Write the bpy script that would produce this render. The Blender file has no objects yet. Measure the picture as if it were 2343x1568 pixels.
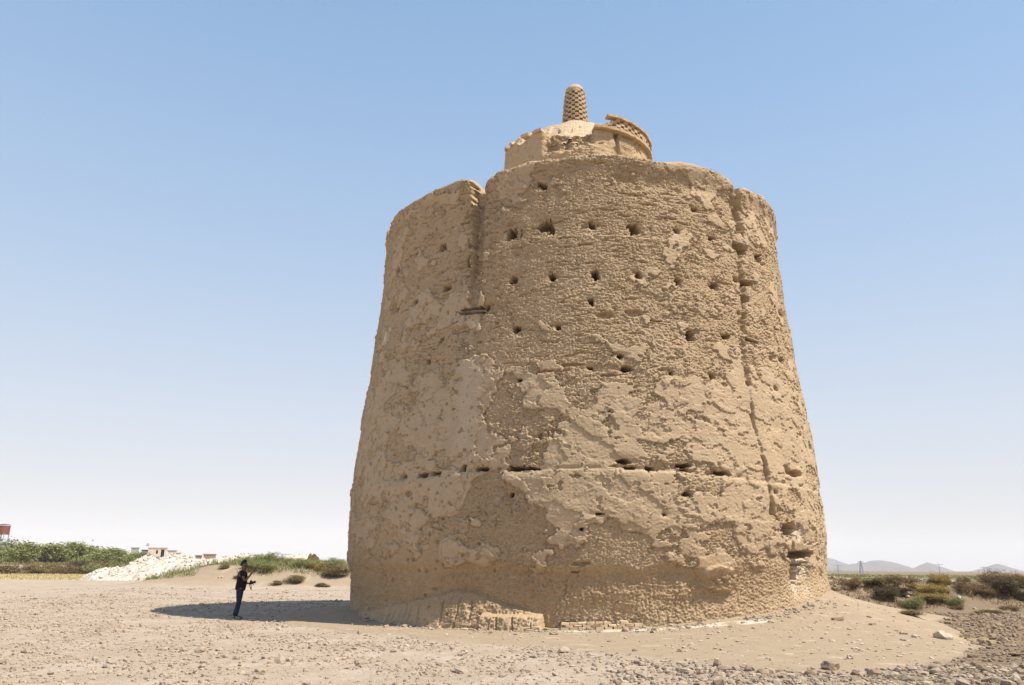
import bpy, bmesh, math, random
import numpy as np
from mathutils import Vector, Matrix
random.seed(7); RNG = np.random.default_rng(7)
S = bpy.context.scene
COL = S.collection
R = math.radians
# ------------------------------------------------------------------ camera, world, sun
F_PX, CX, CY, EYE = 1786.0, 1171.0, 784.0, 1.9
PITCH = math.atan(512/1786.); ROLL = R(0.6)
Xv = Vector((1,0,0)); Uv = Vector((0,-math.sin(PITCH),math.cos(PITCH))); Fv = Vector((0,math.cos(PITCH),math.sin(PITCH)))
rt = Xv*math.cos(ROLL)+Uv*math.sin(ROLL); up = -Xv*math.sin(ROLL)+Uv*math.cos(ROLL)
cam = bpy.data.cameras.new('camera'); camo = bpy.data.objects.new('camera', cam); COL.objects.link(camo)
m = Matrix((( rt.x,up.x,-Fv.x,0),(rt.y,up.y,-Fv.y,0),(rt.z,up.z,-Fv.z,EYE),(0,0,0,1)))
camo.matrix_world = m
cam.sensor_width = 36; cam.lens = F_PX/2342*36; cam.clip_end = 30000; cam.clip_start = 0.1
S.camera = camo
SUN_EL, SUN_AZ = R(57), R(110.5)
world = bpy.data.worlds.new('World'); S.world = world; world.use_nodes = True
wn = world.node_tree; bg = wn.nodes['Background']
sky = wn.nodes.new('ShaderNodeTexSky'); sky.sky_type = 'NISHITA'; sky.sun_disc = False
sky.sun_elevation = SUN_EL; sky.sun_rotation = SUN_AZ; sky.altitude = 900; sky.air_density = 1.0; sky.dust_density = 0.5; sky.ozone_density = 1.0
tc = wn.nodes.new('ShaderNodeTexCoord'); sx = wn.nodes.new('ShaderNodeSeparateXYZ'); wn.links.new(tc.outputs['Generated'], sx.inputs[0])
cr = wn.nodes.new('ShaderNodeValToRGB'); wn.links.new(sx.outputs['Z'], cr.inputs[0])      # dusty air: pale low down, clear overhead
c2 = wn.nodes.new('ShaderNodeValToRGB'); wn.links.new(sx.outputs['Z'], c2.inputs[0])      # colour of that air
for nd,st in ((cr,((0,(.98,)*3),(.06,(.95,)*3),(.16,(.9,)*3),(.33,(.8,)*3),(.50,(.7,)*3),(.64,(.6,)*3),(.71,(.15,)*3),(1,(0,0,0)))),
              (c2,((0,(.80,.805,.83)),(.06,(.77,.79,.84)),(.16,(.70,.78,.90)),(.33,(.53,.705,.93)),(.50,(.41,.64,.95)),(.64,(.33,.59,.93)),(1,(.3,.5,.8))))):
    el = nd.color_ramp.elements; el[0].position, el[1].position = st[0][0], st[-1][0]; el[0].color = (*st[0][1],1); el[1].color = (*st[-1][1],1)
    for p_,v_ in st[1:-1]: el.new(p_).color = (*v_,1)
gn = wn.nodes.new('ShaderNodeVectorMath'); gn.operation = 'SCALE'; gn.inputs['Scale'].default_value = .64/.15; wn.links.new(c2.outputs[0], gn.inputs[0])
mx = wn.nodes.new('ShaderNodeMix'); mx.data_type = 'RGBA'; wn.links.new(cr.outputs[0], mx.inputs[0]); wn.links.new(sky.outputs[0], mx.inputs[6]); wn.links.new(gn.outputs[0], mx.inputs[7])
wn.links.new(mx.outputs[2], bg.inputs[0]); bg.inputs[1].default_value = 0.15
sl = bpy.data.lights.new('sun','SUN'); sl.energy = 5.0; sl.angle = R(0.53); sl.color = (1,0.94,0.84)
so = bpy.data.objects.new('sun', sl); COL.objects.link(so)
sd = Vector((math.sin(SUN_AZ)*math.cos(SUN_EL), math.cos(SUN_AZ)*math.cos(SUN_EL), math.sin(SUN_EL)))
so.rotation_euler = (-sd).to_track_quat('-Z','Y').to_euler(); so.location = (60,-40,90)
S.view_settings.view_transform = 'Standard'; S.view_settings.look = 'None'; S.view_settings.gamma = 1
S.view_settings.exposure = 0.42
S.cycles.max_bounces = 5; S.cycles.diffuse_bounces = 2; S.cycles.volume_bounces = 2

# ------------------------------------------------------------------ maths helpers
def ray(x, y):
    a = x-CX; b = CY-y
    a2 = a*math.cos(ROLL)-b*math.sin(ROLL); b2 = b*math.cos(ROLL)+a*math.sin(ROLL)
    return np.array([a2, F_PX*math.cos(PITCH)-b2*math.sin(PITCH), F_PX*math.sin(PITCH)+b2*math.cos(PITCH)])
def at(x, y, dist):
    """world point seen at photo position x, y at horizontal distance dist"""
    d = ray(x, y); d = d/math.hypot(d[0], d[1])*dist
    return Vector((d[0], d[1], d[2]+EYE))
_p = np.random.default_rng(3).permutation(256).astype(np.int64)
_perm = np.concatenate([_p,_p,_p])
_g = np.random.default_rng(5).normal(size=(256,3)); _g /= np.linalg.norm(_g,axis=1)[:,None]; _g = _g.astype(np.float32)
def perlin(x, y, z):
    x,y,z = np.broadcast_arrays(x,y,z)
    xi = np.floor(x).astype(np.int64); yi = np.floor(y).astype(np.int64); zi = np.floor(z).astype(np.int64)
    fx = (x-xi).astype(np.float32); fy = (y-yi).astype(np.float32); fz = (z-zi).astype(np.float32)
    u = fx*fx*fx*(fx*(fx*6-15)+10); v = fy*fy*fy*(fy*(fy*6-15)+10); w = fz*fz*fz*(fz*(fz*6-15)+10)
    xi &= 255; yi &= 255; zi &= 255
    def g(dx,dy,dz):
        h = _perm[_perm[_perm[xi+dx]+yi+dy]+zi+dz]
        gg = _g[h]
        return gg[...,0]*(fx-dx)+gg[...,1]*(fy-dy)+gg[...,2]*(fz-dz)
    l = lambda a,b,t: a+(b-a)*t
    return 1.6*l(l(l(g(0,0,0),g(1,0,0),u),l(g(0,1,0),g(1,1,0),u),v), l(l(g(0,0,1),g(1,0,1),u),l(g(0,1,1),g(1,1,1),u),v), w)
def fbm(x, y, z=0.0, octs=4, lac=2.07, gain=0.5):
    t = 0; a = 1; n = 0
    for i in range(octs):
        t = t+a*perlin(x+17.3*i, y+5.1*i, z+9.7*i); n += a; a *= gain; x = x*lac; y = y*lac; z = z*lac
    return t/n
def sst(x, a, b):
    t = np.clip((x-a)/(b-a), 0, 1); return t*t*(3-2*t)

# ------------------------------------------------------------------ object helpers
def tag(o, label=None, cat=None, group=None, kind=None):
    if label: o['label'] = label
    if cat: o['category'] = cat
    if group: o['group'] = group
    if kind: o['kind'] = kind
    return o
def link(name, me, mat=None, parent=None, smooth=True):
    o = bpy.data.objects.new(name, me); COL.objects.link(o)
    if mat is not None:
        for mm in (mat if isinstance(mat,(list,tuple)) else [mat]): me.materials.append(mm)
    if parent is not None: o.parent = parent
    me.polygons.foreach_set('use_smooth', np.full(len(me.polygons),bool(smooth)))
    return o
def empty(name, loc=(0,0,0), rz=0):
    o = bpy.data.objects.new(name, None); COL.objects.link(o); o.location = loc; o.rotation_euler = (0,0,rz); o.empty_display_size = 0.2
    return o
def npmesh(name, V, Fq):
    """V (n,3), Fq (m,k) faces of k corners"""
    me = bpy.data.meshes.new(name); V = np.asarray(V,dtype=np.float32); Fq = np.asarray(Fq,dtype=np.int32)
    me.vertices.add(len(V)); me.vertices.foreach_set('co', V.ravel())
    k = Fq.shape[1]; me.loops.add(Fq.size); me.polygons.add(len(Fq))
    me.loops.foreach_set('vertex_index', Fq.ravel())
    me.polygons.foreach_set('loop_start', np.arange(0,Fq.size,k,dtype=np.int32))
    me.polygons.foreach_set('loop_total', np.full(len(Fq),k,dtype=np.int32))
    me.update(calc_edges=True); me.validate()
    return me
def gridfaces(nr, nc, wrap=False):
    r = np.arange(nr-1)[:,None]; c = np.arange(nc if wrap else nc-1)[None,:]; c2 = (c+1)%nc
    return np.stack([r*nc+c, r*nc+c2, (r+1)*nc+c2, (r+1)*nc+c],-1).reshape(-1,4)
def attr(me, name, vals):
    a = me.attributes.new(name,'FLOAT','POINT'); a.data.foreach_set('value', np.asarray(vals,dtype=np.float32).ravel())
class MB:
    """collects shapes, builds ONE mesh object"""
    def __init__(s): s.v=[]; s.f=[]; s.n=0
    def add(s, V, Fs):
        s.v.append(np.asarray(V,dtype=np.float32)); s.f += [tuple(int(i)+s.n for i in f) for f in Fs]; s.n += len(V)
    def box(s, c, sz, rz=0, jit=0, tilt=0):
        x,y,z = [a/2 for a in sz]; V = np.array([[-x,-y,-z],[x,-y,-z],[x,y,-z],[-x,y,-z],[-x,-y,z],[x,-y,z],[x,y,z],[-x,y,z]])
        if jit: V = V+RNG.normal(0,jit,V.shape)
        if tilt: V = V@np.array(Matrix.Rotation(tilt,3,'Y')).T
        V = V@np.array(Matrix.Rotation(rz,3,'Z')).T+np.array(c)
        s.add(V, [(0,3,2,1),(4,5,6,7),(0,1,5,4),(1,2,6,5),(2,3,7,6),(3,0,4,7)])
    def tube(s, pts, rad, n=8):
        pts=[Vector(p) for p in pts]; rad = rad if hasattr(rad,'__len__') else [rad]*len(pts)
        V=[]
        for i,p in enumerate(pts):
            d = (pts[min(i+1,len(pts)-1)]-pts[max(i-1,0)]).normalized(); a = d.orthogonal().normalized(); 
            if i and abs(a.dot(pa))<0.999: a = (pa-d*pa.dot(d)).normalized()
            pa = a; b = d.cross(a)
            for k in range(n):
                t = 2*math.pi*k/n; V.append(p+(a*math.cos(t)+b*math.sin(t))*rad[i])
        Fs=[(i*n+k,i*n+(k+1)%n,(i+1)*n+(k+1)%n,(i+1)*n+k) for i in range(len(pts)-1) for k in range(n)]
        Fs += [tuple(range(n-1,-1,-1)), tuple((len(pts)-1)*n+k for k in range(n))]
        s.add([tuple(v) for v in V], Fs)
    def lathe(s, prof, c=(0,0,0), n=24):
        V=[(c[0]+r*math.cos(2*math.pi*k/n), c[1]+r*math.sin(2*math.pi*k/n), c[2]+z) for r,z in prof for k in range(n)]
        Fs=[(i*n+k,i*n+(k+1)%n,(i+1)*n+(k+1)%n,(i+1)*n+k) for i in range(len(prof)-1) for k in range(n)]
        Fs += [tuple(range(n-1,-1,-1)), tuple((len(prof)-1)*n+k for k in range(n))]
        s.add(V,Fs)
    def build(s, name, mat, parent=None, smooth=False):
        me = bpy.data.meshes.new(name); V = np.concatenate(s.v); me.from_pydata(V.tolist(), [], s.f); me.update()
        return link(name, me, mat, parent, smooth)

# ------------------------------------------------------------------ materials
def newmat(name, rough=0.95, spec=0.1):
    mt = bpy.data.materials.new(name); mt.use_nodes = True; nt = mt.node_tree; b = nt.nodes['Principled BSDF']
    b.inputs['Roughness'].default_value = rough; b.inputs['Specular IOR Level'].default_value = spec
    return mt, nt, b
def N(nt, t, **kw):
    n = nt.nodes.new(t)
    for k,v in kw.items():
        if k in n.inputs: n.inputs[k].default_value = v
        else: setattr(n,k,v)
    return n
def noise(nt, scale, detail=6, rough=0.6, vec=None, dist=0):
    n = N(nt,'ShaderNodeTexNoise'); n.inputs['Scale'].default_value = scale; n.inputs['Detail'].default_value = detail; n.inputs['Roughness'].default_value = rough; n.inputs['Distortion'].default_value = dist
    if vec is not None: nt.links.new(vec, n.inputs['Vector'])
    return n.outputs['Fac']
def mix(nt, fac, a, b, mode='MIX'):
    n = N(nt,'ShaderNodeMix', data_type='RGBA', blend_type=mode)
    for i,val in ((0,fac),(6,a),(7,b)):
        if isinstance(val,(int,float)): n.inputs[i].default_value = val
        elif isinstance(val,tuple): n.inputs[i].default_value = (*val[:3],1)
        else: nt.links.new(val, n.inputs[i])
    return n.outputs[2]
def ramp(nt, fac, a, b):
    n = N(nt,'ShaderNodeMapRange'); n.clamp = True; n.inputs[1].default_value = a; n.inputs[2].default_value = b
    nt.links.new(fac, n.inputs[0]); return n.outputs[0]
def objco(nt, scale=(1,1,1)):
    tc = N(nt,'ShaderNodeTexCoord'); mp = N(nt,'ShaderNodeMapping'); mp.inputs['Scale'].default_value = scale
    nt.links.new(tc.outputs['Object'], mp.inputs['Vector']); return mp.outputs[0]
def getattr_(nt, name):
    a = N(nt,'ShaderNodeAttribute', attribute_name=name); return a.outputs['Fac']
def bump(nt, b, h, strength, dist):
    n = N(nt,'ShaderNodeBump'); n.inputs['Strength'].default_value = strength; n.inputs['Distance'].default_value = dist
    nt.links.new(h, n.inputs['Height']); nt.links.new(n.outputs[0], b.inputs['Normal']); return n

def mud_material(name, plaster, raw, stain, use_attr=True):
    mt, nt, b = newmat(name)
    co = objco(nt)
    big = ramp(nt, noise(nt, 0.35, 4, .6, co), .35, .65)
    med = ramp(nt, noise(nt, 2.2, 6, .65, co), .3, .7)
    fine = ramp(nt, noise(nt, 22, 5, .7, co), .25, .75)
    fine2 = ramp(nt, noise(nt, 70, 3, .6, co), .3, .7)
    c_p = mix(nt, big, plaster, tuple(x*.90 for x in plaster)); c_p = mix(nt, med, c_p, tuple(x*1.10 for x in plaster))
    c_r = mix(nt, med, raw, stain); c_r = mix(nt, big, c_r, raw)
    c = mix(nt, getattr_(nt,'plaster'), c_r, c_p) if use_attr else c_p
    if use_attr: c = mix(nt, getattr_(nt,'damp'), c, mix(nt, med, (.44,.31,.185), (.38,.26,.15)))
    c = mix(nt, 0.45, c, mix(nt, fine, (.55,.53,.50), (1.35,1.35,1.32)), 'MULTIPLY')
    if use_attr:   # pale washed out lime / salt streaks
        pale = getattr_(nt,'pale'); c = mix(nt, pale, c, (.66,.55,.42))
    nt.links.new(c, b.inputs['Base Color'])
    hh = mix(nt, 0.45, noise(nt, 30, 6, .7, co), noise(nt, 90, 3, .6, co))
    bump(nt, b, hh, 0.55, 0.025)
    return mt
M = {}
M['wall'] = mud_material('mud_wall', (.465,.343,.222), (.47,.343,.216), (.395,.278,.163))
M['brick'] = mud_material('pale_brick', (.55,.41,.27), (.5,.36,.22), (.42,.29,.17), False)
M['lattice'] = mud_material('lattice_brick', (.50,.36,.225), (.5,.36,.22), (.42,.29,.17), False)
def simple(name, col, rough=.8, var=.25, scale=6, spec=.2, col2=None, bumps=0, metal=0):
    mt, nt, b = newmat(name, rough, spec); co = objco(nt)
    f = ramp(nt, noise(nt, scale, 5, .65, co), .3, .7)
    c = mix(nt, f, tuple(x*(1-var) for x in col), col2 or tuple(min(1,x*(1+var)) for x in col))
    nt.links.new(c, b.inputs['Base Color']); b.inputs['Metallic'].default_value = metal
    if bumps: bump(nt, b, noise(nt, scale*4, 5, .6, co), .5, bumps)
    return mt
M['wood'] = simple('old_wood', (.16,.11,.07), .9, .4, 12, bumps=.01)
M['stone'] = simple('pale_stone', (.50,.40,.30), .95, .25, 14, .1, bumps=.01)
M['brickred'] = simple('fired_brick', (.48,.36,.26), .9, .2, 14, .1, col2=(.40,.25,.17), bumps=.01)
M['clod'] = simple('clod', (.38,.30,.22), 1, .22, 2.3, .05, bumps=.012)
M['clod_dark'] = simple('clod_dark', (.28,.21,.145), 1, .25, 3, .05, bumps=.012)
M['rubble'] = simple('white_rubble', (.53,.47,.385), .95, .25, 1.2, .1, bumps=.05)

# ------------------------------------------------------------------ tower surface
TC = np.array([35*math.sin(R(5.05)), 35*math.cos(R(5.05))]); T0 = R(5.05)
PROF_Z = np.array([-1,0,2,3.4,4.7,7.4,10.2,12.5,15,16.3,18]); PROF_R = np.array([9.62,9.66,9.79,9.87,9.81,9.6,9.33,9.14,9.0,8.98,8.98])
def prof(z): return np.interp(z, PROF_Z, PROF_R)
def dirv(th):   # outward direction at tower angle th (0 = towards the photographer, + to the right)
    a = T0+th; return -np.sin(T0-th), -np.cos(T0-th)
def hit(x, y, r=None):
    """photo position -> (theta, z) on the tower surface"""
    d = ray(x,y); rr = r if r is not None else 9.4
    for _ in range(12):
        A = d[0]**2+d[1]**2; B = -2*(d[0]*TC[0]+d[1]*TC[1]); Cc = TC@TC-rr*rr; disc = B*B-4*A*Cc
        t = (-B-math.sqrt(max(disc,0)))/(2*A); p = d[:2]*t; z = EYE+d[2]*t
        if r is not None: break
        rr = float(prof(z))
    q = p-TC; a = math.atan2(-q[0], -q[1])   # angle so that q = -(sin a, cos a)
    return (T0-a+math.pi)%(2*math.pi)-math.pi, z
RS = 9.4   # arc length reference radius

HOLES = [(1083,711,52,11),(1170,535,22,18),(1250,517,30,20),(1262,527,12,12),(1355,517,13,11),(1450,523,20,20),(1010,565,14,15),(952,581,9,8),(1628,545,11,11),
 (1175,640,12,14),(1263,634,13,13),(1361,628,14,17),(1459,630,13,11),(1551,645,14,14),(1634,655,14,13),(1020,660,13,10),(953,692,10,10),(906,708,7,9),
 (1352,690,12,9),(1182,753,12,12),(1277,748,9,8),(1582,768,18,20),(1660,770,16,10),(1010,777,8,8),(1692,568,22,16),(1711,646,20,10),(1706,683,15,16),
 (1420,815,12,7),(1435,846,18,12),(1350,842,11,6),(1535,855,9,8),(1630,862,12,9),(1187,870,12,7),(977,828,7,7),(1735,592,14,14),(1785,718,6,8),(1770,890,6,8),
 (927,1092,8,7),(970,1088,18,7),(995,1085,18,7),(1060,1072,9,10),(1102,1074,22,7),(1183,1073,30,9),(1212,1074,30,7),(1440,1072,18,6),(1487,1072,16,8),(1560,1066,26,8),(1565,1076,16,5),(1650,1083,32,8),
 (1425,1056,28,10),(1168,1133,10,7),(1571,1131,13,10),(1803,1212,26,24),(1832,1270,42,17),(1822,1308,16,44),(1840,1290,12,10),(1372,1176,16,4),(1722,779,22,9),(1245,427,10,10),(1237,423,9,9),
 (910,620,7,14),(1590,480,9,7),(1547,530,10,9),(1768,1126,8,8),(1765,820,5,8),(1790,825,6,8),(1328,1210,6,5),(1520,1178,7,5)]
SHALLOW = [(1385,722,44,14),(1452,716,44,14),(1425,410,46,16),(1310,835,46,7),(1245,850,40,6),(1395,858,34,6),(1445,445,60,4),(1270,508,40,5),(1480,468,40,4),(1530,500,30,5),
 (1560,512,30,4),(1075,495,26,8),(1062,512,22,7),(1082,640,6,16),(1327,1290,34,10),(1317,1310,26,5),(1600,430,8,4),(1240,1000,10,16),(1165,525,14,6),(940,1130,12,14),(1470,600,18,5),
 (1500,735,30,5),(1425,1068,60,9),(1120,700,18,16),(1335,560,30,5),(1390,480,40,4),(1430,495,30,4),(900,700,10,20),(1290,545,30,4)]
SLITS = [(1688,717,6,10),(1693,740,7,14),(1698,800,5,26),(1708,878,8,14),(1685,640,9,12),(1745,1066,5,30),(1748,1082,7,14),(1756,1122,5,20),(1700,660,7,8),(1690,495,9,26),(1693,615,6,20),
 (1072,600,5,20),(1074,560,4,16),(1797,1075,8,18),(1815,1085,18,14),(1760,1170,5,26)]
# smooth plaster (+) and eroded (-) areas: x, y, half width, half height, weight
PATCH = [(1070,880,42,150,1.2),(1012,1000,70,60,.7),(1018,1135,34,50,1.3),(1035,1270,28,34,1.5),(900,1160,75,60,.8),(860,1000,30,120,.5),(1330,1165,110,55,.8),(1420,1150,90,50,.6),(1560,1150,110,40,.8),
 (1640,1320,50,36,1.4),(1480,990,90,60,.4),(1650,1010,80,60,.5),(1750,980,30,130,1.3),(1835,1170,30,80,.7),(1600,410,90,20,.9),(1740,520,30,60,1.0),(1170,420,60,25,.7),(960,490,60,40,.4),(990,870,30,24,.9),
 (1640,720,30,30,.6),(1060,680,40,20,.6),(1500,670,30,14,.5),(1640,1000,70,30,.3),(1700,1180,60,60,.3),(1290,940,50,40,.1),(960,720,20,20,.8),
 (1300,560,180,130,-.8),(1470,480,130,60,-.9),(1180,780,80,160,-.7),(1440,840,150,40,-.6),(1120,1130,60,60,-1.2),(1180,1210,80,60,-.7),(1300,760,160,90,-.4),(1560,1230,160,40,-.7),(1140,960,40,40,-.5),(950,1250,100,40,-.5),(1400,1290,120,40,-.8)]
TOPLINE = [(890,535),(905,490),(940,465),(980,440),(1025,420),(1060,409),(1080,413),(1087,428),(1109,428),(1115,411),(1140,392),(1200,371),(1270,362),(1340,352),(1400,350),(1470,360),(1500,368),(1560,370),(1610,382),(1650,398),(1668,412),(1676,436),(1682,434),(1688,431),(1710,433),(1740,448),(1762,468),(1773,492)]
tl = [hit(x,y,9.0) for x,y in TOPLINE]; TL_T = np.array([a for a,_ in tl]); TL_Z = np.array([b for _,b in tl])
def ztop(th): 
    z = np.interp(th, TL_T, TL_Z, left=16.45, right=16.4)
    return z+0.07*fbm(th*14, 3.3, 1.1, 4)
def hs(lst):
    out = []
    for q in lst:
        th,z = hit(q[0],q[1]); t2,_ = hit(q[0]+q[2]/2.,q[1]); _,z2 = hit(q[0],q[1]-q[3]/2.)
        out.append((th*RS, z, max(abs(t2-th)*RS,.02), max(abs(z2-z),.02), q[4] if len(q)>4 else 0))
    return out
GRL = [(1096,424),(1094,500),(1090,580),(1087,650),(1084,700)]; GRR = [(1679,428),(1684,470),(1690,530),(1693,580),(1699,650),(1702,720),(1700,800),(1707,885)]
CONTACT = [(803,1398),(900,1432),(1000,1443),(1250,1441),(1500,1434),(1720,1410),(1803,1391),(1850,1370),(1884,1349)]
ct = [hit(x,y,9.75) for x,y in CONTACT]
CT_T = np.array([-3.14,-2.2]+[a for a,_ in ct]+[1.6,2.0,2.6,3.14]); CT_Z = np.array([0.1,0.1]+[max(b,0.0) for _,b in ct]+[1.25,1.2,.6,.1])

def tower_field(th, z):
    """outward displacement (m), plaster mask, pale mask on arrays th, z"""
    s = th*RS
    X = s; Y = z
    warp = 0.10*fbm(X*3, Y*3, 4.4, 3); warp2 = 0.10*fbm(X*3, Y*3, 8.4, 3)
    d = 0.07*fbm(X*.33, Y*.33, 2.0, 3)
    # plaster coats
    bias = np.zeros_like(X)
    for (cs,cz,w,h,k) in hs([(a,b,2*c,2*e,k) for a,b,c,e,k in PATCH]):
        bias += k*np.exp(-(((s-cs)/w)**2+((z-cz)/h)**2)**1.5)
    n1 = fbm(X*.75, Y*.95, 0.5, 7, gain=.53)+bias*.36+.03*fbm(X*7,Y*9,1.7,3)
    n1b = fbm(X*1.2+40, Y*1.6, 3.5, 6, gain=.55)+bias*.22+.03*fbm(X*7,Y*9,2.7,3)
    zb = z+.35*fbm(X*.7,Y*.7,25.,4); band = sst(zb,4.2,4.6)*(1-sst(zb,7.8,9.4))*.12+sst(zb,1.6,2.4)*.05*(1-sst(zb,4.2,4.6))-sst(zb,8.4,9.6)*.16-(1-sst(zb,1.5,2.3))*.5
    P1 = sst(n1+band, .02, .03); P2 = sst(n1b+band*.7, .10, .108)
    n3 = fbm(X*2.0+9, Y*3.4, 7.5, 5, gain=.55)+band*.3+bias*.12; P3 = sst(n3, .16, .175)
    plaster = np.clip(P1+0.6*P2+.3*P3, 0, 1)
    rim = lambda n_,t_,w_: np.exp(-((n_-t_+w_)/w_)**2)*(n_<t_+.01)
    lip = .6+.8*fbm(X*1.7,Y*1.7,14.,3)
    d -= np.clip(lip,0,1)*(.055*rim(n1+band,.02,.016)+.045*rim(n1b+band*.7,.10,.016)*(1-.3*P1)+.03*rim(n3,.16,.018)*(1-P1))
    left = sst(-s, 4.0, 5.2)
    d += P1*.050+P2*.038+P3*.012
    # raw adobe: coursed and crumbly
    rough = 1-.85*np.clip(P1,0,1)
    aniso = fbm(X*6.5, Y*19, 1.5, 4, gain=.75)
    crumb = fbm(X*18, Y*22, 6.5, 2, gain=.8)
    d += rough*(.042*aniso+(.058+.03*np.exp(-((s+2.2)/2.2)**4-((z-3.8)/2.6)**4))*crumb)*(1-.35*left)
    hc = np.abs(perlin(X*.85+.25*fbm(X*2,Y*3,1.,2), Y*4.2, 19.)); d -= rough*(1-sst(hc,.015,.05))*.065*sst(fbm(X*.8,Y*1.1,29.,3),-.02,.12)*sst(z,2.5,4)
    cz = (Y+.04*fbm(X*.8,Y*.4,2.2,2))/.16; fr = cz-np.floor(cz); joint = sst(np.abs(fr-.5),.40,.48)
    jm = sst(fbm(X*.7, Y*.9, 11.5, 3),.0,.25)*(sst(z,8.5,10.5))
    d -= rough*joint*jm*.05*sst(fbm(X*2.2,Y*5,15.,3),-.15,.15)
    # blows: bits of course fallen out
    pk = fbm(X*1.9+3, Y*8, 21.5, 4)
    d -= rough*sst(pk,.30,.36)*.07*sst(z,5,9)
    pk2 = perlin(X*5.3, Y*6.1, 31.5); d -= sst(pk2,.52,.66)*(.02+.07*sst(-s,1.5,4)); pk3 = perlin(X*9.3, Y*8.1, 33.5); d -= sst(pk3,.55,.68)*.05*sst(-s,1,3)*sst(z,1.5,3)
    d += (.012*fbm(X*14, Y*16, 41.5, 3))
    # horizontal ledge line at about 6 m: upper coat stands proud then shelf
    lz = np.interp(s, [hit(x,y)[0]*RS for x,y in ((820,1110),(925,1095),(1100,1078),(1200,1075),(1440,1075),(1650,1090),(1745,1105))], [hit(x,y)[1] for x,y in ((820,1110),(925,1095),(1100,1078),(1200,1075),(1440,1075),(1650,1090),(1745,1105))])+.03*fbm(X*1.2,0*X,51.,3)
    d += .018*sst(lz-z, 0, .05)*sst(z-lz+1.0,0,.9)
    d -= .05*np.exp(-((z-lz-.06)/.05)**2)*sst(fbm(X*1.3,0*X,53.,3),-.1,.15)
    # ledge course at (1270..1560, 540)
    l2 = hit(1400,538)[1]; d += .03*sst(l2+.03*fbm(X*.7,0*X,55.,2)-z,0,.04)*sst(z-l2+.8,0,.8)*np.exp(-((s-.8)/3.2)**4)
    hd = np.zeros_like(X)
    wx = s+warp; wz = z+warp2*.7; rag = 1+.9*fbm(X*5,Y*5,109.,4,gain=.65)
    for (cs,cz_,w,h,_) in hs([(a_,b_,c_*1.15,e_*1.2) for a_,b_,c_,e_ in HOLES]):
        q = ((wx-cs)/w)**2; q2 = ((wz-cz_)/h)**2
        mm = 1-sst(np.sqrt(np.sqrt(q*q+q2*q2))*rag, .86, 1.08)
        hd = np.maximum(hd, mm*.85)
        e = np.exp(-((s-cs)/(w*2.2))**2-((z-cz_)/(h*2.0))**2); hd = np.maximum(hd, e*.07)
    for (cs,cz_,w,h,_) in hs(SHALLOW):
        mm = 1-sst(np.sqrt(((wx+warp-cs)/w)**2+((wz-cz_)/h)**2), .7, 1.2)
        hd = np.maximum(hd, mm*.14)
    for (cs,cz_,w,h,_) in hs([(a_,b_,c_*1.5,e_*1.15) for a_,b_,c_,e_ in SLITS]):
        mm = 1-sst(np.sqrt(((wx-cs)/max(w,.05))**2+((wz-cz_)/h)**2), .6, 1.2)
        hd = np.maximum(hd, mm*.35)
    # grooves
    def groove(pts, w0, w1, d0, d1, jag, nz, soft):
        hp = [hit(*p) for p in pts]; zz = np.array([b for _,b in hp])[::-1]; ss = np.array([a*RS for a,_ in hp])[::-1]
        cs = np.interp(z, zz, ss); t = np.clip((z-zz[0])/(zz[-1]-zz[0]),0,1)
        w = w1+(w0-w1)*t; dd = d1+(d0-d1)*t
        q_ = s-cs+nz*warp+nz*.5*warp2
        m_ = np.where(q_<0, 1-sst(-q_-(1-t)*0+jag*fbm(X*2,Y*3,63.,4), w*.75, w*.98), 1-sst(q_, w*.8, w*soft))
        return m_*dd*sst(z, zz[0]-.15, zz[0]+.15), m_
    g1,mg = groove(GRL, .30, .20, .46, .20, .30, .9, 1.15)
    g1 *= (1-.0*z); hd = np.maximum(hd, g1)
    g2,_ = groove(GRR, .25, .13, .75, .20, .15, 1.8, 1.15)
    g2 *= np.clip(.55+1.6*fbm(X*2,Y*1.6,61.,3)+sst(z,14.2,15.3),0,1.1); hd = np.maximum(hd, g2)
    # lobes bulge between the grooves near the top
    gs1 = hit(1096,430)[0]*RS; gs2 = hit(1682,440)[0]*RS
    t = np.clip((s-gs1)/(gs2-gs1),0,1)
    # broad rim roll and cove under it on the right half
    zt = ztop(th)
    d += .07*np.exp(-((z-(zt-.25))/.28)**2)-.10*np.exp(-((z-(zt-.95))/.4)**2)*sst(s,.5,3)
    # bottom right: peeled strip with whitish backing
    SEAM = hs([(a_,b_,1,1) for a_,b_ in ((1695,590),(1700,650),(1697,720),(1700,800),(1708,885),(1716,950),(1728,1010),(1744,1062),(1750,1095),(1758,1140),(1768,1180),(1797,1210),(1812,1250),(1819,1300),(1822,1340))])
    sz_ = np.array([q[1] for q in SEAM])[::-1]; ss_ = np.array([q[0] for q in SEAM])[::-1]
    sc_ = np.interp(z, sz_, ss_)+.10*fbm(0*X,Y*2.5,33.,4); inz = sst(z,sz_[0],sz_[0]+.1)*(1-sst(z,sz_[-1]-.1,sz_[-1]))
    wsm = .045+.10*np.exp(-((z-1.9)/.9)**4)+.06*np.clip(fbm(0*X,Y*1.3,35.,3)+.25,0,1); seam = (1-sst(np.abs(s-sc_),wsm*.6,wsm*1.3))*inz*sst(fbm(X*.6,Y*1.5,37.,3),-.16,.06)
    hd = np.maximum(hd, (.26+.35*np.exp(-((z-1.9)/.9)**4)*np.clip(.5+2*fbm(X*3,Y*3,39.,3),0,1))*seam)
    d += .05*inz*sst(s-sc_,0,.06)*(1-sst(s-sc_,.35,.9))*sst(9.-z,0,.5)
    a1 = hit(1832,1285); d -= .16*np.exp(-(((s-a1[0]*RS)/.62)**4+((z-a1[1])/1.15)**4))
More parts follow.
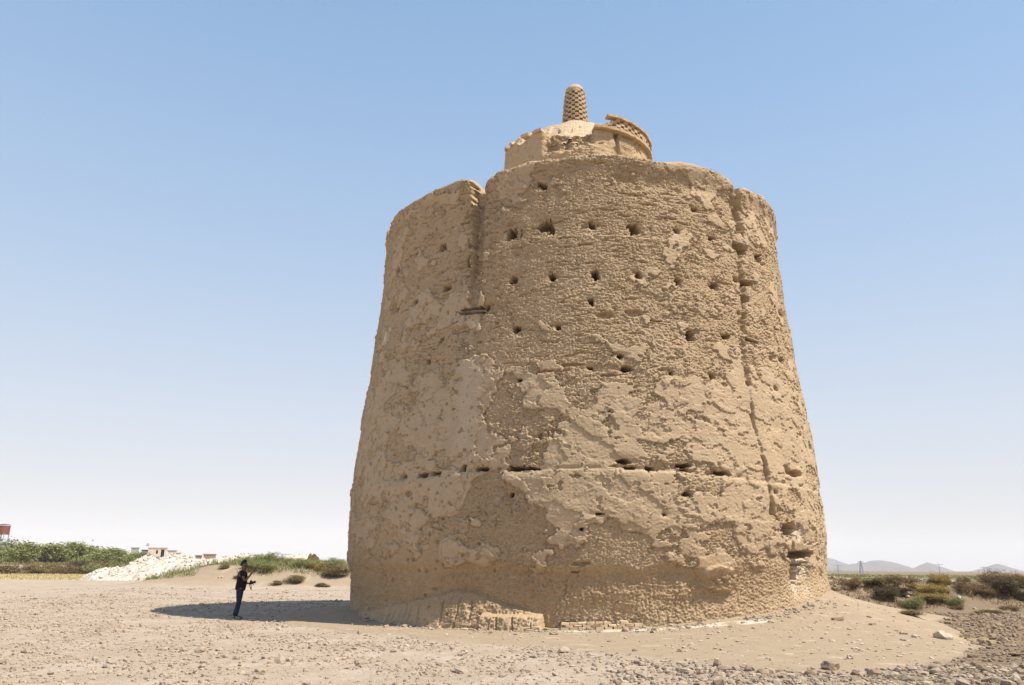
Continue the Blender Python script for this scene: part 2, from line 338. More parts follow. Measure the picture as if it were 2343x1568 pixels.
    pale = .95*np.exp(-(((s-a1[0]*RS)/.6)**4+((z-a1[1])/1.1)**4))*sst(fbm(X*2,Y*2,71.,4),-.2,.1)
    a2 = hit(885,775); pale = np.maximum(pale, .75*sst(1-np.sqrt(((s+warp*2-(z-a2[1])*.5-a2[0]*RS)/.33)**2+((z+warp*2-a2[1])/.42)**2)+.8*fbm(X*5,Y*5,3.,3),.25,.4))
    pale = np.maximum(pale, .25*sst(fbm(X*2.3,Y*4.1,81.,5),.38,.5)); a5 = hit(1076,880); pale = np.maximum(pale, .22*np.exp(-((s-a5[0]*RS)/.42)**4-((z-a5[1])/2.6)**6)*P1)
    a4 = hit(930,495); pale = np.maximum(pale, .4*sst(1-np.sqrt(((s+warp-a4[0]*RS)/.12)**2+((z-a4[1])/.25)**2),.1,.6))
    # cornice line upper left
    q1 = hit(960,475); q2 = hit(1028,445); cs_ = (s-q1[0]*RS)/((q2[0]-q1[0])*RS); zc = q1[1]+(q2[1]-q1[1])*np.clip(cs_,0,1)
    mline = sst(cs_,-.02,.02)*(1-sst(cs_,.98,1.02)); d += mline*(.05*np.exp(-((z-zc)/.035)**2)-.03*np.exp(-((z-zc+.10)/.03)**2)-.03*np.exp(-((z-zc+.2)/.03)**2))
    # hanging plaster tongue bottom right of centre
    a3 = hit(1645,1325); tg = 1-sst(np.sqrt(((s+warp*2.5-a3[0]*RS-(z-a3[1])*-.35)/.62)**2+((z+warp*2-a3[1])/.42)**2),.85,1.0)
    d += tg*.17
    # undercut near the ground, vertical weathering cracks
    und = sst(2.0+.45*fbm(X*.6,0*X,91.,5)-z, 0, .35)*(1-.75*sst(s,3.5,7))
    d -= und*(.10+.06*fbm(X*.8,Y*1.5,93.,3)); d -= .06*sst(1-und,.0,.2)*0
    d += und*.04*fbm(X*7,Y*2.2,95.,4)+und*.03*fbm(X*15,Y*12,96.,2)
    crk = np.abs(perlin(X*1.1+.15*fbm(X*3,Y*3,1.,2), Y*.25, 97.)); d -= (1-sst(crk,.004,.014))*.07*und*sst(fbm(X*.5,Y*.5,98.,2),0,.2)
    # heap of slumped adobe against the wall (left of centre)
    hp = [(800,1405),(860,1395),(960,1370),(1010,1358),(1050,1350),(1095,1358),(1150,1382),(1200,1396),(1241,1404),(1246,1440)]
    hh = [hit(x,y) for x,y in hp]; hz = np.interp(s, [a*RS for a,_ in hh], [b for _,b in hh], left=-1, right=-1)+.05*fbm(X*2.5,0*X,99.,4)
    ramp_ = np.clip((hz-z)/1.3,0,1)
    d += sst(hz-z,0,.05)*(.12+.62*ramp_**.8+.05*fbm(X*5,Y*3,101.,4)-.10*(1-sst(np.abs(perlin(X*2.1,Y*.3,103.)),.02,.06))*sst(hz-z,.1,.4))
    # slumped blocks with sunlit top
    b0 = hit(1115,1408)[0]*RS; b1 = hit(1241,1408)[0]*RS; bz = hit(1180,1406)[1]+.03*fbm(X*3,0*X,105.,3)
    mb = sst(s,b0-.1,b0+.05)*(1-sst(s,b1-.08,b1+.04))*sst(bz-z,-.03,.05)
    jt = 1-sst(np.abs(((s-b0)/.62+.12*fbm(X,Y,1.,2))%1-.5),.02,.05)*1
    d += mb*(.34-.05*jt+.05*fbm(X*6,Y*6,107.,4))
    # right of it the base flares out softly
    fl = np.interp(s,[-2,0,3,6,9],[0,.02,.10,.16,.2]); d += fl*sst(CTz(th)+.9-z,0,1.4)
    plaster = plaster*(1-.8*und)*(1-sst(hd,.05,.12))
    d -= hd
    return d, plaster, pale
def CTz(th): return np.interp(th, CT_T, CT_Z)

def build_tower():
    root = empty('pigeon_tower', (TC[0],TC[1],0))
    tag(root, 'huge round tapering mud-brick pigeon tower with a small turret on top', 'tower')
    a = 1.42
    thf = np.arange(-a, a, .024/9.5); thb = np.linspace(a, 2*math.pi-a, 260)[1:-1]
    th = np.concatenate([thf, [a], thb]); th = (th+math.pi)%(2*math.pi)-math.pi
    o_ = np.argsort(th); th = th[o_]; nc = len(th)
    nz = 720; v = np.linspace(0,1,nz)
    TH = np.broadcast_to(th[None,:],(nz,nc)); zt = ztop(th); Z = -.5+(zt[None,:]+.5)*v[:,None]
    d, pl, pa = tower_field(TH, Z)
    rr = prof(Z)+d
    # round over the rim
    edge = np.clip((Z-(zt[None,:]-.14))/.14,0,1); rr = rr-.10*edge**2
    ox, oy = dirv(TH)
    V = np.stack([ox*rr, oy*rr, Z],-1)
    rows = [V]; pls = [pl]; pas = [pa]
    last_r = rr[-1]
    for k,(dr,dz) in enumerate(((.15,.05),(.35,.06),(.6,.02),(.75,-.25),(.78,-.7))):
        r2 = last_r.clip(8.3,10)-dr; zz = zt+dz+.03*fbm(th*40,float(k),1.,3)
        if k<3: zz = zz
        o1,o2 = dirv(th); rows.append(np.stack([o1*r2,o2*r2,zz],-1)[None]); pls.append(np.full((1,nc),.1)); pas.append(np.zeros((1,nc)))
    V = np.concatenate(rows,0); nr = V.shape[0]
    F = gridfaces(nr,nc,True)
    me = npmesh('outer_wall', V.reshape(-1,3), F); attr(me,'plaster',np.concatenate(pls,0)); attr(me,'pale',np.concatenate(pas,0))
    VV = V.reshape(-1,3); zz_ = VV[:,2]; aa_ = (T0-np.arctan2(-VV[:,0],-VV[:,1])+math.pi)%(2*math.pi)-math.pi; sN = aa_*RS
    dm = (1-sst(zz_+.5*fbm(sN*.6,zz_*.7,45.,4),1.5,2.6))*(1-.7*sst(sN,3,7))*sst(zz_-CTz(aa_)+.25*fbm(sN*1.2,zz_*1.2,46.,3),.25,.8)*.85
    attr(me,'damp',dm)
    link('outer_wall', me, M['wall'], root)
    # roof deck behind the parapet
    rs = np.linspace(0.0,8.4,40); tt = np.linspace(0,2*math.pi,120,endpoint=False); RR,TT = np.meshgrid(rs,tt,indexing='ij')
    zz = 15.8+.9*(1-RR/8.4)+.06*fbm(RR*np.cos(TT),RR*np.sin(TT),2.,4)
    me = npmesh('roof', np.stack([RR*np.cos(TT),RR*np.sin(TT),zz],-1).reshape(-1,3), gridfaces(40,120,True)); attr(me,'plaster',np.ones(4800)); attr(me,'pale',np.zeros(4800))
    link('roof', me, M['wall'], root)
    # turret ----------------------------------------------------------------
    TR = 3.55
    def th_at(x,y): return hit(x,y,TR)
    top = [(1157,343),(1168,336),(1172,328),(1180,326),(1186,333),(1196,329),(1200,322),(1212,316),(1216,306),(1226,300),(1236,299),(1243,303),(1248,305),(1262,303),(1300,306),(1345,303),(1356,301),(1368,294),(1404,306),(1408,318),(1416,318),(1421,310),(1440,312),(1470,328),(1490,352)]
    tt_ = [th_at(*p) for p in top]; tT = np.array([a for a,_ in tt_]); tZ = np.array([b for _,b in tt_])
    th = np.arange(-math.pi, math.pi, .03/3.6); nc = len(th)
    zt2 = np.interp(th, tT, tZ, left=21.6, right=21.0)+.05*fbm(th*12,7.7,1.,4)
    rgt = th>th_at(1409,310)[0]-.03; zt2 = np.where(rgt, 21.02, zt2)
    zt2 = np.where((th>th_at(1360,300)[0])&(th<th_at(1403,305)[0]), 21.02, zt2)
    gq = th_at(1411,323); zt2 = np.where(np.abs(th-gq[0])<.030, gq[1], zt2)
    nz = 170; v = np.linspace(0,1,nz); Z = 16.3+(zt2[None,:]-16.3)*v[:,None]; TH = np.broadcast_to(th[None,:],Z.shape); s = TH*TR
    d = .05*fbm(s*.6,Z*.6,3.,3)
    c0 = th_at(1248,320)[0]; c1 = th_at(1356,320)[0]
    mid = sst(TH,c0-.06,c0+.04)*(1-sst(TH,c1-.03,c1+.05))
    # broken middle: plaster fallen away, crumbly core
    zb = np.interp(TH, [c0,(c0+c1)/2,c1], [th_at(1262,352)[1],th_at(1300,345)[1],th_at(1350,330)[1]])
    up_ = sst(Z, zb-.1, zb+.35)
    d -= mid*up_*(.30+.45*fbm(s*1.8,Z*2.2,5.,5,gain=.6))
    d += mid*(.12*fbm(s*4,Z*6,7.,4)+.05*fbm(s*12,Z*14,8.,3))
    d += (1-mid)*(.03*fbm(s*5,Z*6,9.,4)-.05*sst(fbm(s*1.3,Z*1.6,19.,4),.08,.12)); d -= sst(perlin(s*4.3,Z*5,17.),.5,.6)*.06
    g0 = th_at(1411,318)[0]; gap = (1-sst(np.abs(TH-g0-.02*np.sin(Z*2)+.02*fbm(s*3,Z*3,1.,2)),.012,.04))*sst(Z,18.6,19.6); d -= gap*.22
    brm = sst(TH,th_at(1418,330)[0],th_at(1420,330)[0])*(1-sst(TH,th_at(1445,330)[0],th_at(1448,330)[0])); fr = (Z/.09)%1
    d += brm*(.06*np.abs(fr-.5)-.03)*1.5*(Z>18.9)
    rr = TR+.10*np.sin((Z-16.3)/(21-16.3)*math.pi)+d
    pl = 1-mid*up_
    o1,o2 = dirv(TH); V = np.stack([o1*rr,o2*rr,Z],-1)
    o1,o2 = dirv(th); inn = [np.stack([o1*(TR-.42),o2*(TR-.42),zt2+.02],-1)[None], np.stack([o1*(TR-.44),o2*(TR-.44),0*zt2+18.5],-1)[None]]
    V = np.concatenate([V]+inn,0)
    me = npmesh('turret_wall', V.reshape(-1,3), gridfaces(V.shape[0],nc,True)); attr(me,'plaster',np.concatenate([pl,np.ones((2,nc))],0)*.9); attr(me,'pale',np.zeros(V.shape[0]*nc))
    turret = link('turret_wall', me, M['lattice_wall'], root)
    # ledge + lattice band on the right
    tA = th_at(1358,297)[0]; tB = math.pi*1.02
    def arc_box(mb, t0, t1, z0, z1, r0, r1, n=2, jit=.006):
        ts = np.linspace(t0,t1,n+1); V=[]; 
        for t in ts:
            a_,b_ = dirv(t)
            for (r_,z_) in ((r0,z0),(r1,z0),(r1,z1),(r0,z1)): V.append((a_*r_,b_*r_,z_))
        V = np.array(V)+RNG.normal(0,jit,(len(V),3))
        Fs = [(0,1,2,3),tuple(4*n+k for k in (3,2,1,0))]
        for i in range(n):
            for k in range(4): Fs.append((4*i+k,4*(i+1)+k,4*(i+1)+(k+1)%4,4*i+(k+1)%4))
        mb.add(V,Fs)
    mb = MB(); t = tA
    while t < tB:
        w = .30/TR; arc_box(mb, t, min(t+w*.98,tB), 21.02, 21.14, TR-.40, TR+.20+RNG.normal(0,.01), 2); t += w
    mb.build('ledge', M['lattice'], turret)
    mb = MB(); cw = .22/TR; rows = 4; rh = .135; t = th_at(1378,290)[0]; i = 0
    tfull = th_at(1397,280)[0]; tp = th_at(1466,305)[0]
    while t < tB:
        for r_ in range(rows):
            if t < tfull and r_ > (t-th_at(1378,290)[0])/(tfull-th_at(1378,290)[0])*4: continue
            solid = (i+r_)%2==0 or abs(t-tp)<cw*.8
            if solid: arc_box(mb, t-cw*.04, t+cw*1.04, 21.14+r_*rh, 21.14+(r_+1)*rh-.004, TR-.26, TR+.10, 2, .012)
        t += cw; i += 1
    mb.build('lattice_band', M['lattice'], turret)
    mb = MB(); t = tfull-cw
    while t < tB:
        w=.26/TR; arc_box(mb, t, t+w*.97, 21.14+rows*rh, 21.14+rows*rh+.10, TR-.14, TR+.19+RNG.normal(0,.008), 2); t += w
    mb.build('coping', M['lattice'], turret)
    # a few loose brick tabs on the broken left rim
    mb = MB()
    for x,y,w in ((1172,331,.26),(1160,341,.3),(1203,311,.4),(1228,301,.5),(1186,334,.2)):
        t_,z_ = th_at(x,y); arc_box(mb, t_-w/2/TR, t_+w/2/TR, z_-.06, z_+.06, TR-.35, TR+.06+.05*(w>.25), 2, .02)
    mb.build('broken_bricks', M['brick'], turret)
    # dome
    rs = np.linspace(.45,3.35,110); th = np.arange(-math.pi,math.pi,.04/2.6); RR,TT = np.meshgrid(rs,th,indexing='ij')
    sf = sst(np.cos(TT),.35,.9); z0 = 23.28-(RR-.55)*(.30+.42*sf)-.09*(RR-.55)**2
    row = RR/.13; ri = np.floor(row); fr = row-ri; colw = .27/np.maximum(ri*.13,.5); cc = TT/colw+(ri%2)*.5; cf = cc-np.floor(cc)
    j = np.maximum(sst(np.abs(fr-.5),.42,.49), sst(np.abs(cf-.5),.45,.49)); hsh = np.sin(ri*12.9+np.floor(cc)*78.2)*43758.5; hsh = hsh-np.floor(hsh)
    miss = sst(RR,1.2,2.6)*(fbm(RR*1.3*np.cos(TT),RR*1.3*np.sin(TT),3.,4)+.1>.0)
    z0 = z0-.11*j+.06*hsh-.18*miss-.04*sst(RR,1.5,3)*fbm(RR*6*np.cos(TT),RR*6*np.sin(TT),4.,3)
    o1,o2 = dirv(TT); me = npmesh('dome', np.stack([o1*RR,o2*RR,z0],-1).reshape(-1,3), gridfaces(110,len(th),True)[:,::-1])
    link('dome', me, M['brick'], turret)
    # lattice lantern
    mb = MB(); nseg = 20; w = 2*math.pi/nseg; rows = 16; rh = .136; zb_ = 23.0
    def lr(z_): return .69-.19*((z_)/2.1)**1.2
    for r_ in range(rows):
        z0_ = r_*rh
        rad = lr(z0_+rh/2); 
        for k in range(nseg):
            solid = (k+r_)%2==0 or r_==0
            if r_ >= rows-1: solid = (k+r_)%2==0 or k%3==0
            if solid:
                t = k*w; arc_box(mb, t-w*.01, t+w*1.01, zb_+z0_, zb_+z0_+rh*1.02, rad-.22, rad+RNG.normal(0,.012), 2, .007)
    lan = mb.build('lantern', M['lattice'], root)
    zc = zb_+rows*rh; r0 = lr(rows*rh); prof_ = [(r0-.10,-.02),(r0+.0,0),(r0-.015,.09),(r0-.05,.18),(r0-.11,.27),(r0-.19,.35),(r0-.30,.41),(.10,.45),(.03,.47)]
    mb = MB(); mb.lathe(prof_, (0,0,zc), 40); cap = mb.build('lantern_cap', M['brick'], lan, True)
    cap.data.vertices.foreach_get('co', co := np.zeros(len(cap.data.vertices)*3)); co = co.reshape(-1,3); co += (.03*fbm(co[:,0]*6,co[:,1]*6,co[:,2]*6,3))[:,None]*np.array([1,1,.6]); cap.data.vertices.foreach_set('co', co.ravel())
    # beams
    def beam(x0,y0,x1,y1,out,rad,nm='wooden_beam'):
        mb = MB(); P=[]
        for x,y in ((x0,y0),((x0+x1)/2,(y0+y1)/2),(x1,y1)):
            t_,z_ = hit(x,y); r_ = prof(z_)+out; a_,b_ = dirv(t_); P.append((a_*r_,b_*r_,z_))
        mb.tube(P,[rad*.9,rad,rad*.7],7); return mb.build(nm, M['wood'] if nm=='wooden_beam' else M['palewood'], root)
    # dark recess behind the beams is part of the wall; the beams bridge it
    beam(1052,717,1113,713,.04,.05); beam(1058,709,1108,710,-.10,.06); beam(1075,718,1100,716,.05,.02)
    beam(1672,552,1706,563,.10,.03,'lintel'); beam(1698,640,1722,643,.08,.028,'lintel'); beam(1704,773,1745,787,.09,.03,'lintel'); beam(1700,676,1716,681,.08,.025,'lintel')
    # low remains of a footing course along the base
    mb = MB()
    def course(x0,y0,x1,y1,h,off,rows,wb,nm):
        mb = MB(); t0,z0 = hit(x0,y0,9.75+off); t1,z1 = hit(x1,y1,9.75+off); n = int(abs(t1-t0)*10/wb)
        for r_ in range(rows):
            for k in range(n):
                u = (k+.5*(r_%2))/n
                if u>1 or RNG.random()<.10*r_: continue
                t_ = t0+(t1-t0)*u; z_ = z0+(z1-z0)*u
                rr_ = 9.75+off-.10*r_+RNG.normal(0,.025); a_,b_ = dirv(t_)
                mb.box((a_*rr_,b_*rr_,z_+h*(r_+.5)-.02), (wb*.95,.30,h*.95), T0*0-t_*-1-T0+0, .008)
        return mb.build(nm, M['brick'], root)
    course(978,1447,1112,1449,.075,.62,5,.26,'footing')
    course(1292,1441,1470,1436,.07,.28,3,.24,'footing')
    course(1190,1445,1238,1445,.075,.60,2,.25,'footing')
    return root
M['lattice_wall'] = mud_material('turret_plaster', (.50,.36,.22), (.44,.31,.18), (.36,.25,.14))
M['palewood'] = simple('weathered_wood', (.42,.35,.26), .9, .3, 12)

# ------------------------------------------------------------------ terrain
def gpt(x,y,z=0):
    d = ray(x,y); t = (z-EYE)/d[2]; return d[0]*t, d[1]*t
EXT = [(880,1448),(1000,1462),(1250,1476),(1500,1500),(1700,1522),(1900,1540),(2080,1530),(2200,1505),(2250,1480),(2200,1450),(2130,1422)]
_e = [gpt(*p) for p in EXT]
def pol(x,y):
    qx = x-TC[0]; qy = y-TC[1]; r = np.hypot(qx,qy); a = np.arctan2(-qx,-qy); return r, (T0-a+math.pi)%(2*math.pi)-math.pi
_er,_et = pol(np.array([a for a,_ in _e]),np.array([b for _,b in _e])); _o = np.argsort(_et)
EX_T = np.concatenate([[-3.14,-1.8,-1.1],_et[_o],[1.7,2.4,3.14]]); EX_R = np.concatenate([[12.,12.5,12.5],_er[_o],[16.,13.5,12.]])
def terrain(x, y, detail=True, full=False):
    x = np.asarray(x,dtype=float); y = np.asarray(y,dtype=float)
    near = np.exp(-(np.hypot(x-3,y-30)/60)**2)
    h = -.08+.06*fbm(x*.05,y*.05,1.,3)*(1+0*x)
    r, th = pol(x,y); ex = np.interp(th,EX_T,EX_R)+.5*fbm(x*.5,y*.5,2.,3)
    u = np.clip((r-9.6)/(ex-9.6),0,1); mound = (1-u)**1.25
    cz = CTz(th); h = h+(cz+.10)*mound+.04*fbm(x*.6,y*.6,5.,3)*mound+.05*sst(u,.5,.9)*(1-sst(u,.9,1))*1
    cl = sst(u,.93,1.0)
    # right bank
    yb = 40.5+.10*(x-18)+1.2*fbm(x*.12,3.,1.,3); hb = 1.25+.30*fbm(x*.25,y*.25,7.,3)
    bx = sst(x,8,13); bank = bx*sst(y-yb,0,5.5)*(1-sst(y,62,85))
    lump = .42*np.clip(fbm(x*1.1,y*1.1,9.,4)+.15,0,1)*sst(y-yb,1.5,3.5)*(1-sst(y-yb,8,14))*bx
    h = h+bank*hb+lump
    # left bank
    yl = 69+.05*(x+25)+1.5*fbm(x*.1,5.,2.,3); lx = sst(x,-36,-27)*(1-sst(x,6,12)); lb = lx*sst(y-yl,0,8)*(1-sst(y,92,120))
    h = h+lb*(1.85+.25*fbm(x*.2,y*.2,11.,3))
    # far left bank with scrub
    fb = (1-sst(x,-56,-48))*sst(y,148,158)*(1-sst(y,185,240)); h = h+fb*1.3
    clod = np.maximum(cl,0)*(1-sst(np.maximum(bank,lb),.02,.15))
    if detail:
        det = (.045*fbm(x*2.2,y*2.2,3.,3)+.045*fbm(x*5.5,y*5.5,4.,3,gain=.6))*clod*near
        det = det+.012*fbm(x*4,y*4,13.,3)*near+.10*fbm(x*1.2,y*1.2,15.,4)*sst(bank,.1,.6)+.08*fbm(x,y,16.,4)*lb
        h = h+det
    if full:
        dark = np.clip(sst(x-.38*y,-3.0,3.5)*cl+bank+.35*lb,0,1)
        return h, clod, np.clip(dark,0,1), lb
    return h
def ground_mat():
    mt, nt, b = newmat('ground_soil', 1.0, .03); co = objco(nt)
    big = ramp(nt, noise(nt,.12,4,.6,co),.35,.65); med = ramp(nt, noise(nt,1.3,6,.65,co),.3,.7); fine = ramp(nt, noise(nt,16,6,.75,co),.3,.72)
    dust = mix(nt, big, (.43,.34,.25), (.39,.31,.23)); dust = mix(nt, ramp(nt,noise(nt,.5,5,.6,co),.45,.7), dust, (.48,.395,.31))
    mound = mix(nt, med, (.405,.315,.22), (.37,.28,.19))
    c = mix(nt, getattr_(nt,'clod'), mound, dust)
    c = mix(nt, getattr_(nt,'dark'), c, mix(nt, med, (.26,.195,.13), (.22,.16,.105)))
    c = mix(nt, getattr_(nt,'pale'), c, (.68,.58,.45))
    c = mix(nt, getattr_(nt,'straw'), c, mix(nt, med, (.52,.40,.17), (.48,.40,.24)))
    c = mix(nt, .45, c, mix(nt, fine, (.60,.58,.56), (1.2,1.2,1.2)), 'MULTIPLY')
    nt.links.new(c, b.inputs['Base Color'])
    bump(nt, b, mix(nt,.5,noise(nt,14,6,.75,co),noise(nt,45,4,.7,co)), .7, .05)
    return mt
def axis(lo, hi, step, far_lo, far_hi, g=1.12):
    a = list(np.arange(lo,hi,step)); s_ = step; v_ = a[-1]
    while v_ < far_hi: s_ *= g; v_ += s_; a.append(v_)
    s_ = step; v_ = a[0]; pre = []
    while v_ > far_lo: s_ *= g; v_ -= s_; pre.append(v_)
    return np.array(pre[::-1]+a)
def build_ground():
    xs = axis(-17,22,.07,-6500,6500,1.05); ys = axis(12.5,36,.06,-2500,7600,1.035)
    X,Y = np.meshgrid(xs,ys); h, cl, dark, lb = terrain(X,Y,True,True)
    far = np.hypot(X,Y); 
    V = np.stack([X,Y,h],-1); me = npmesh('ground',V.reshape(-1,3),gridfaces(len(ys),len(xs)))
    attr(me,'clod',cl); attr(me,'dark',dark)
    r,th = pol(X,Y)
    t0 = hit(1290,1440,9.9)[0]; t1 = hit(1720,1415,9.9)[0]
    w = fbm(X*1.5,Y*1.5,21.,4)
    foot = sst(th,t0-.05,t0+.05)*(1-sst(th,t1-.03,t1+.03))*(1-sst(np.abs(r-10.45+.15*w),.22,.34))*.85*sst(fbm(X*.9,Y*.9,23.,3),-.3,0)
    streak = .35*(1-cl)*sst(fbm(X*1.3,Y*3.2,25.,5),.25,.4)
    attr(me,'pale',np.maximum(foot,streak))
    sL = (1-sst(X,-30,-24))*sst(Y,88+.1*X*0,93)*(1-sst(Y,138,150))*sst(w+.5,0,.5)
    q = gpt(2235,1458); sR = (1-sst(np.hypot((X-q[0])/1.3,(Y-q[1])/1.2)+.9*w,.4,1.0))*.6
    attr(me,'straw',np.clip(np.maximum(sL*.9,sR),0,1))
    tag(link('ground',me,ground_mat()),'cloddy beige dry field and dirt mound round the mud tower',kind='structure')
build_ground()
build_tower()
# ------------------------------------------------------------------ loose clods and stones
_ico = bmesh.new(); bmesh.ops.create_icosphere(_ico, subdivisions=1, radius=1); ICO_V = np.array([v.co[:] for v in _ico.verts]); ICO_F = np.array([[v.index for v in f.verts] for f in _ico.faces]); _ico.free()
_ico = bmesh.new(); bmesh.ops.create_icosphere(_ico, subdivisions=2, radius=1); ICO2_V = np.array([v.co[:] for v in _ico.verts]); ICO2_F = np.array([[v.index for v in f.verts] for f in _ico.faces]); _ico.free()
def rocks_mesh(name, P, sz, flat=.6, sub=1, lump=.34):
    bv, bf = (ICO_V,ICO_F) if sub==1 else (ICO2_V,ICO2_F)
    n = len(P); k = len(bv)
    base = np.stack([bv*(1+lump*fbm(bv[:,0]*1.9+j*7.7,bv[:,1]*1.9,bv[:,2]*1.9+j,3)[:,None]*2.6)+RNG.normal(0,.045,bv.shape) for j in range(32)])
    V = base[RNG.integers(0,32,n)]
    sc = np.stack([RNG.uniform(.7,1.35,n),RNG.uniform(.7,1.35,n),RNG.uniform(.55,1.1,n)*flat],-1); V = V*sc[:,None,:]
    tl_ = RNG.uniform(-.5,.5,n); c,s_ = np.cos(tl_),np.sin(tl_)
    x,z = V[...,0]*c[:,None]-V[...,2]*s_[:,None], V[...,0]*s_[:,None]+V[...,2]*c[:,None]; V = np.stack([x,V[...,1],z],-1)
    a = RNG.uniform(0,6.28,n); c,s_ = np.cos(a),np.sin(a)
    x,y = V[...,0]*c[:,None]-V[...,1]*s_[:,None], V[...,0]*s_[:,None]+V[...,1]*c[:,None]; V = np.stack([x,y,V[...,2]],-1)
    V = V*sz[:,None,None]+P[:,None,:]; V[...,2] += sz[:,None]*.22
    return npmesh(name, V.reshape(-1,3), (bf[None]+k*np.arange(n)[:,None,None]).reshape(-1,3))
def field_points(n, x0,x1,y0,y1, fn):
    X = RNG.uniform(x0,x1,n); Y = RNG.uniform(y0,y1,n); h,cl,dk,lb = terrain(X,Y,True,True)
    keep = RNG.random(n) < fn(X,Y,cl,dk)
    keep &= (np.abs(X) < Y*.76+3) & (pol(X,Y)[0]>9.9)
    X,Y,h = X[keep],Y[keep],h[keep]
    return np.stack([X,Y,h],-1)
def sizes(n, mu, sg, lo, hi): return np.clip(np.exp(RNG.normal(math.log(mu),sg,n)),lo,hi)
# small crumbs everywhere on the field
P = field_points(200000,-28,22,13,48, lambda X,Y,c,d: np.clip(c,.03,1)*np.clip(.35+1.3*fbm(X*.45,Y*.45,31.,4),.05,1)*np.clip(20/Y,0,1)**1.3*(X<.38*Y+2))
tag(link('small_clods', rocks_mesh('small_clods',P,sizes(len(P),.022,.45,.010,.07),.85), M['clod'], smooth=False), 'small pale clods and pebbles strewn over the field','clods',kind='stuff')
P = field_points(60000,-34,22,13,66, lambda X,Y,c,d: np.clip(c-.1,.0,1)*np.clip(.1+1.6*fbm(X*.3,Y*.3,37.,4),.02,1)*(X<.38*Y))
tag(link('scattered_clods', rocks_mesh('scattered_clods',P,sizes(len(P),.036,.48,.016,.14),.85), M['clod'], smooth=False), 'fist sized pale clods scattered over the field','clods',kind='stuff')
# coarse ploughed clods on the right and along the near right edge
def rightband(X,Y,c,d):
    near = sst(X-1.5,0,3)*(1-sst(Y,17.6,18.6)); return np.clip(np.maximum(near*.9,d)*c*np.clip(.55+1.2*fbm(X*.5,Y*.5,41.,3),.1,1),0,1)
P = field_points(46000,1,34,13,40, rightband)
tag(link('ploughed_clods', rocks_mesh('ploughed_clods',P,sizes(len(P),.040,.50,.02,.13),.85,1,.34), M['clod_dark'], smooth=False), 'coarse brown clods of the ploughed strip at lower right','clods',kind='stuff')
P = field_points(9000,-2,16,13.4,18.4, lambda X,Y,c,d: sst(X-.5,0,4)*c*.55)
tag(link('pale_lumps', rocks_mesh('pale_lumps',P,sizes(len(P),.034,.5,.015,.11),.85,1,.34), M['clod'], smooth=False), 'pale earth lumps along the bottom edge of the field','clods',kind='stuff')
P = field_points(14000,10,60,38,56, lambda X,Y,c,d: sst(Y-40-.1*(X-18),1,4)*np.clip(.3+1.5*fbm(X*.3,Y*.3,43.,3),0,1))
tag(link('bank_stones', rocks_mesh('bank_stones',P,sizes(len(P),.075,.5,.03,.25),.7,1,.34), M['clod'], smooth=False), 'stones and broken lumps on the crest of the right bank','stones',kind='stuff')
P = field_points(1000,4,14,15,34, lambda X,Y,c,d: (1-c)*.8)
P2 = field_points(500,-6,12,19,26, lambda X,Y,c,d: (1-c)*.8); P = np.concatenate([P,P2])
ft = RNG.uniform(-.9,1.0,1100); fr_ = 9.9+np.abs(RNG.normal(0,.5,1100)); fo = dirv(ft); FX = TC[0]+fo[0]*fr_; FY = TC[1]+fo[1]*fr_; kf = fbm(FX*.8,FY*.8,3.,3)>-.1
tag(link('wall_debris', rocks_mesh('wall_debris',np.stack([FX,FY,terrain(FX,FY)],-1)[kf],sizes(int(kf.sum()),.028,.55,.012,.11),.7), M['clod'], smooth=False), 'crumbled mud fragments along the foot of the tower','debris',kind='stuff')
tag(link('mound_chips', rocks_mesh('mound_chips',P,sizes(len(P),.025,.5,.012,.07),.5), M['stone'], smooth=False), 'small stone chips lying on the dirt mound','stones',kind='stuff')

def gz(x,y): return float(terrain(np.array([x]),np.array([y]),False)[0])
def drop(px,py):
    """ground point seen at photo position"""
    d = ray(px,py); d = d/np.linalg.norm(d); t = np.concatenate([np.arange(10,60,.06),60*1.003**np.arange(700)])
    g = terrain(d[0]*t,d[1]*t,False); k = np.argmax(EYE+d[2]*t <= g) if (EYE+d[2]*t <= g).any() else len(t)-1
    return d[0]*t[k], d[1]*t[k], float(g[k])
def dist_px(n, x, y): return n/F_PX*math.hypot(x,y)*.97
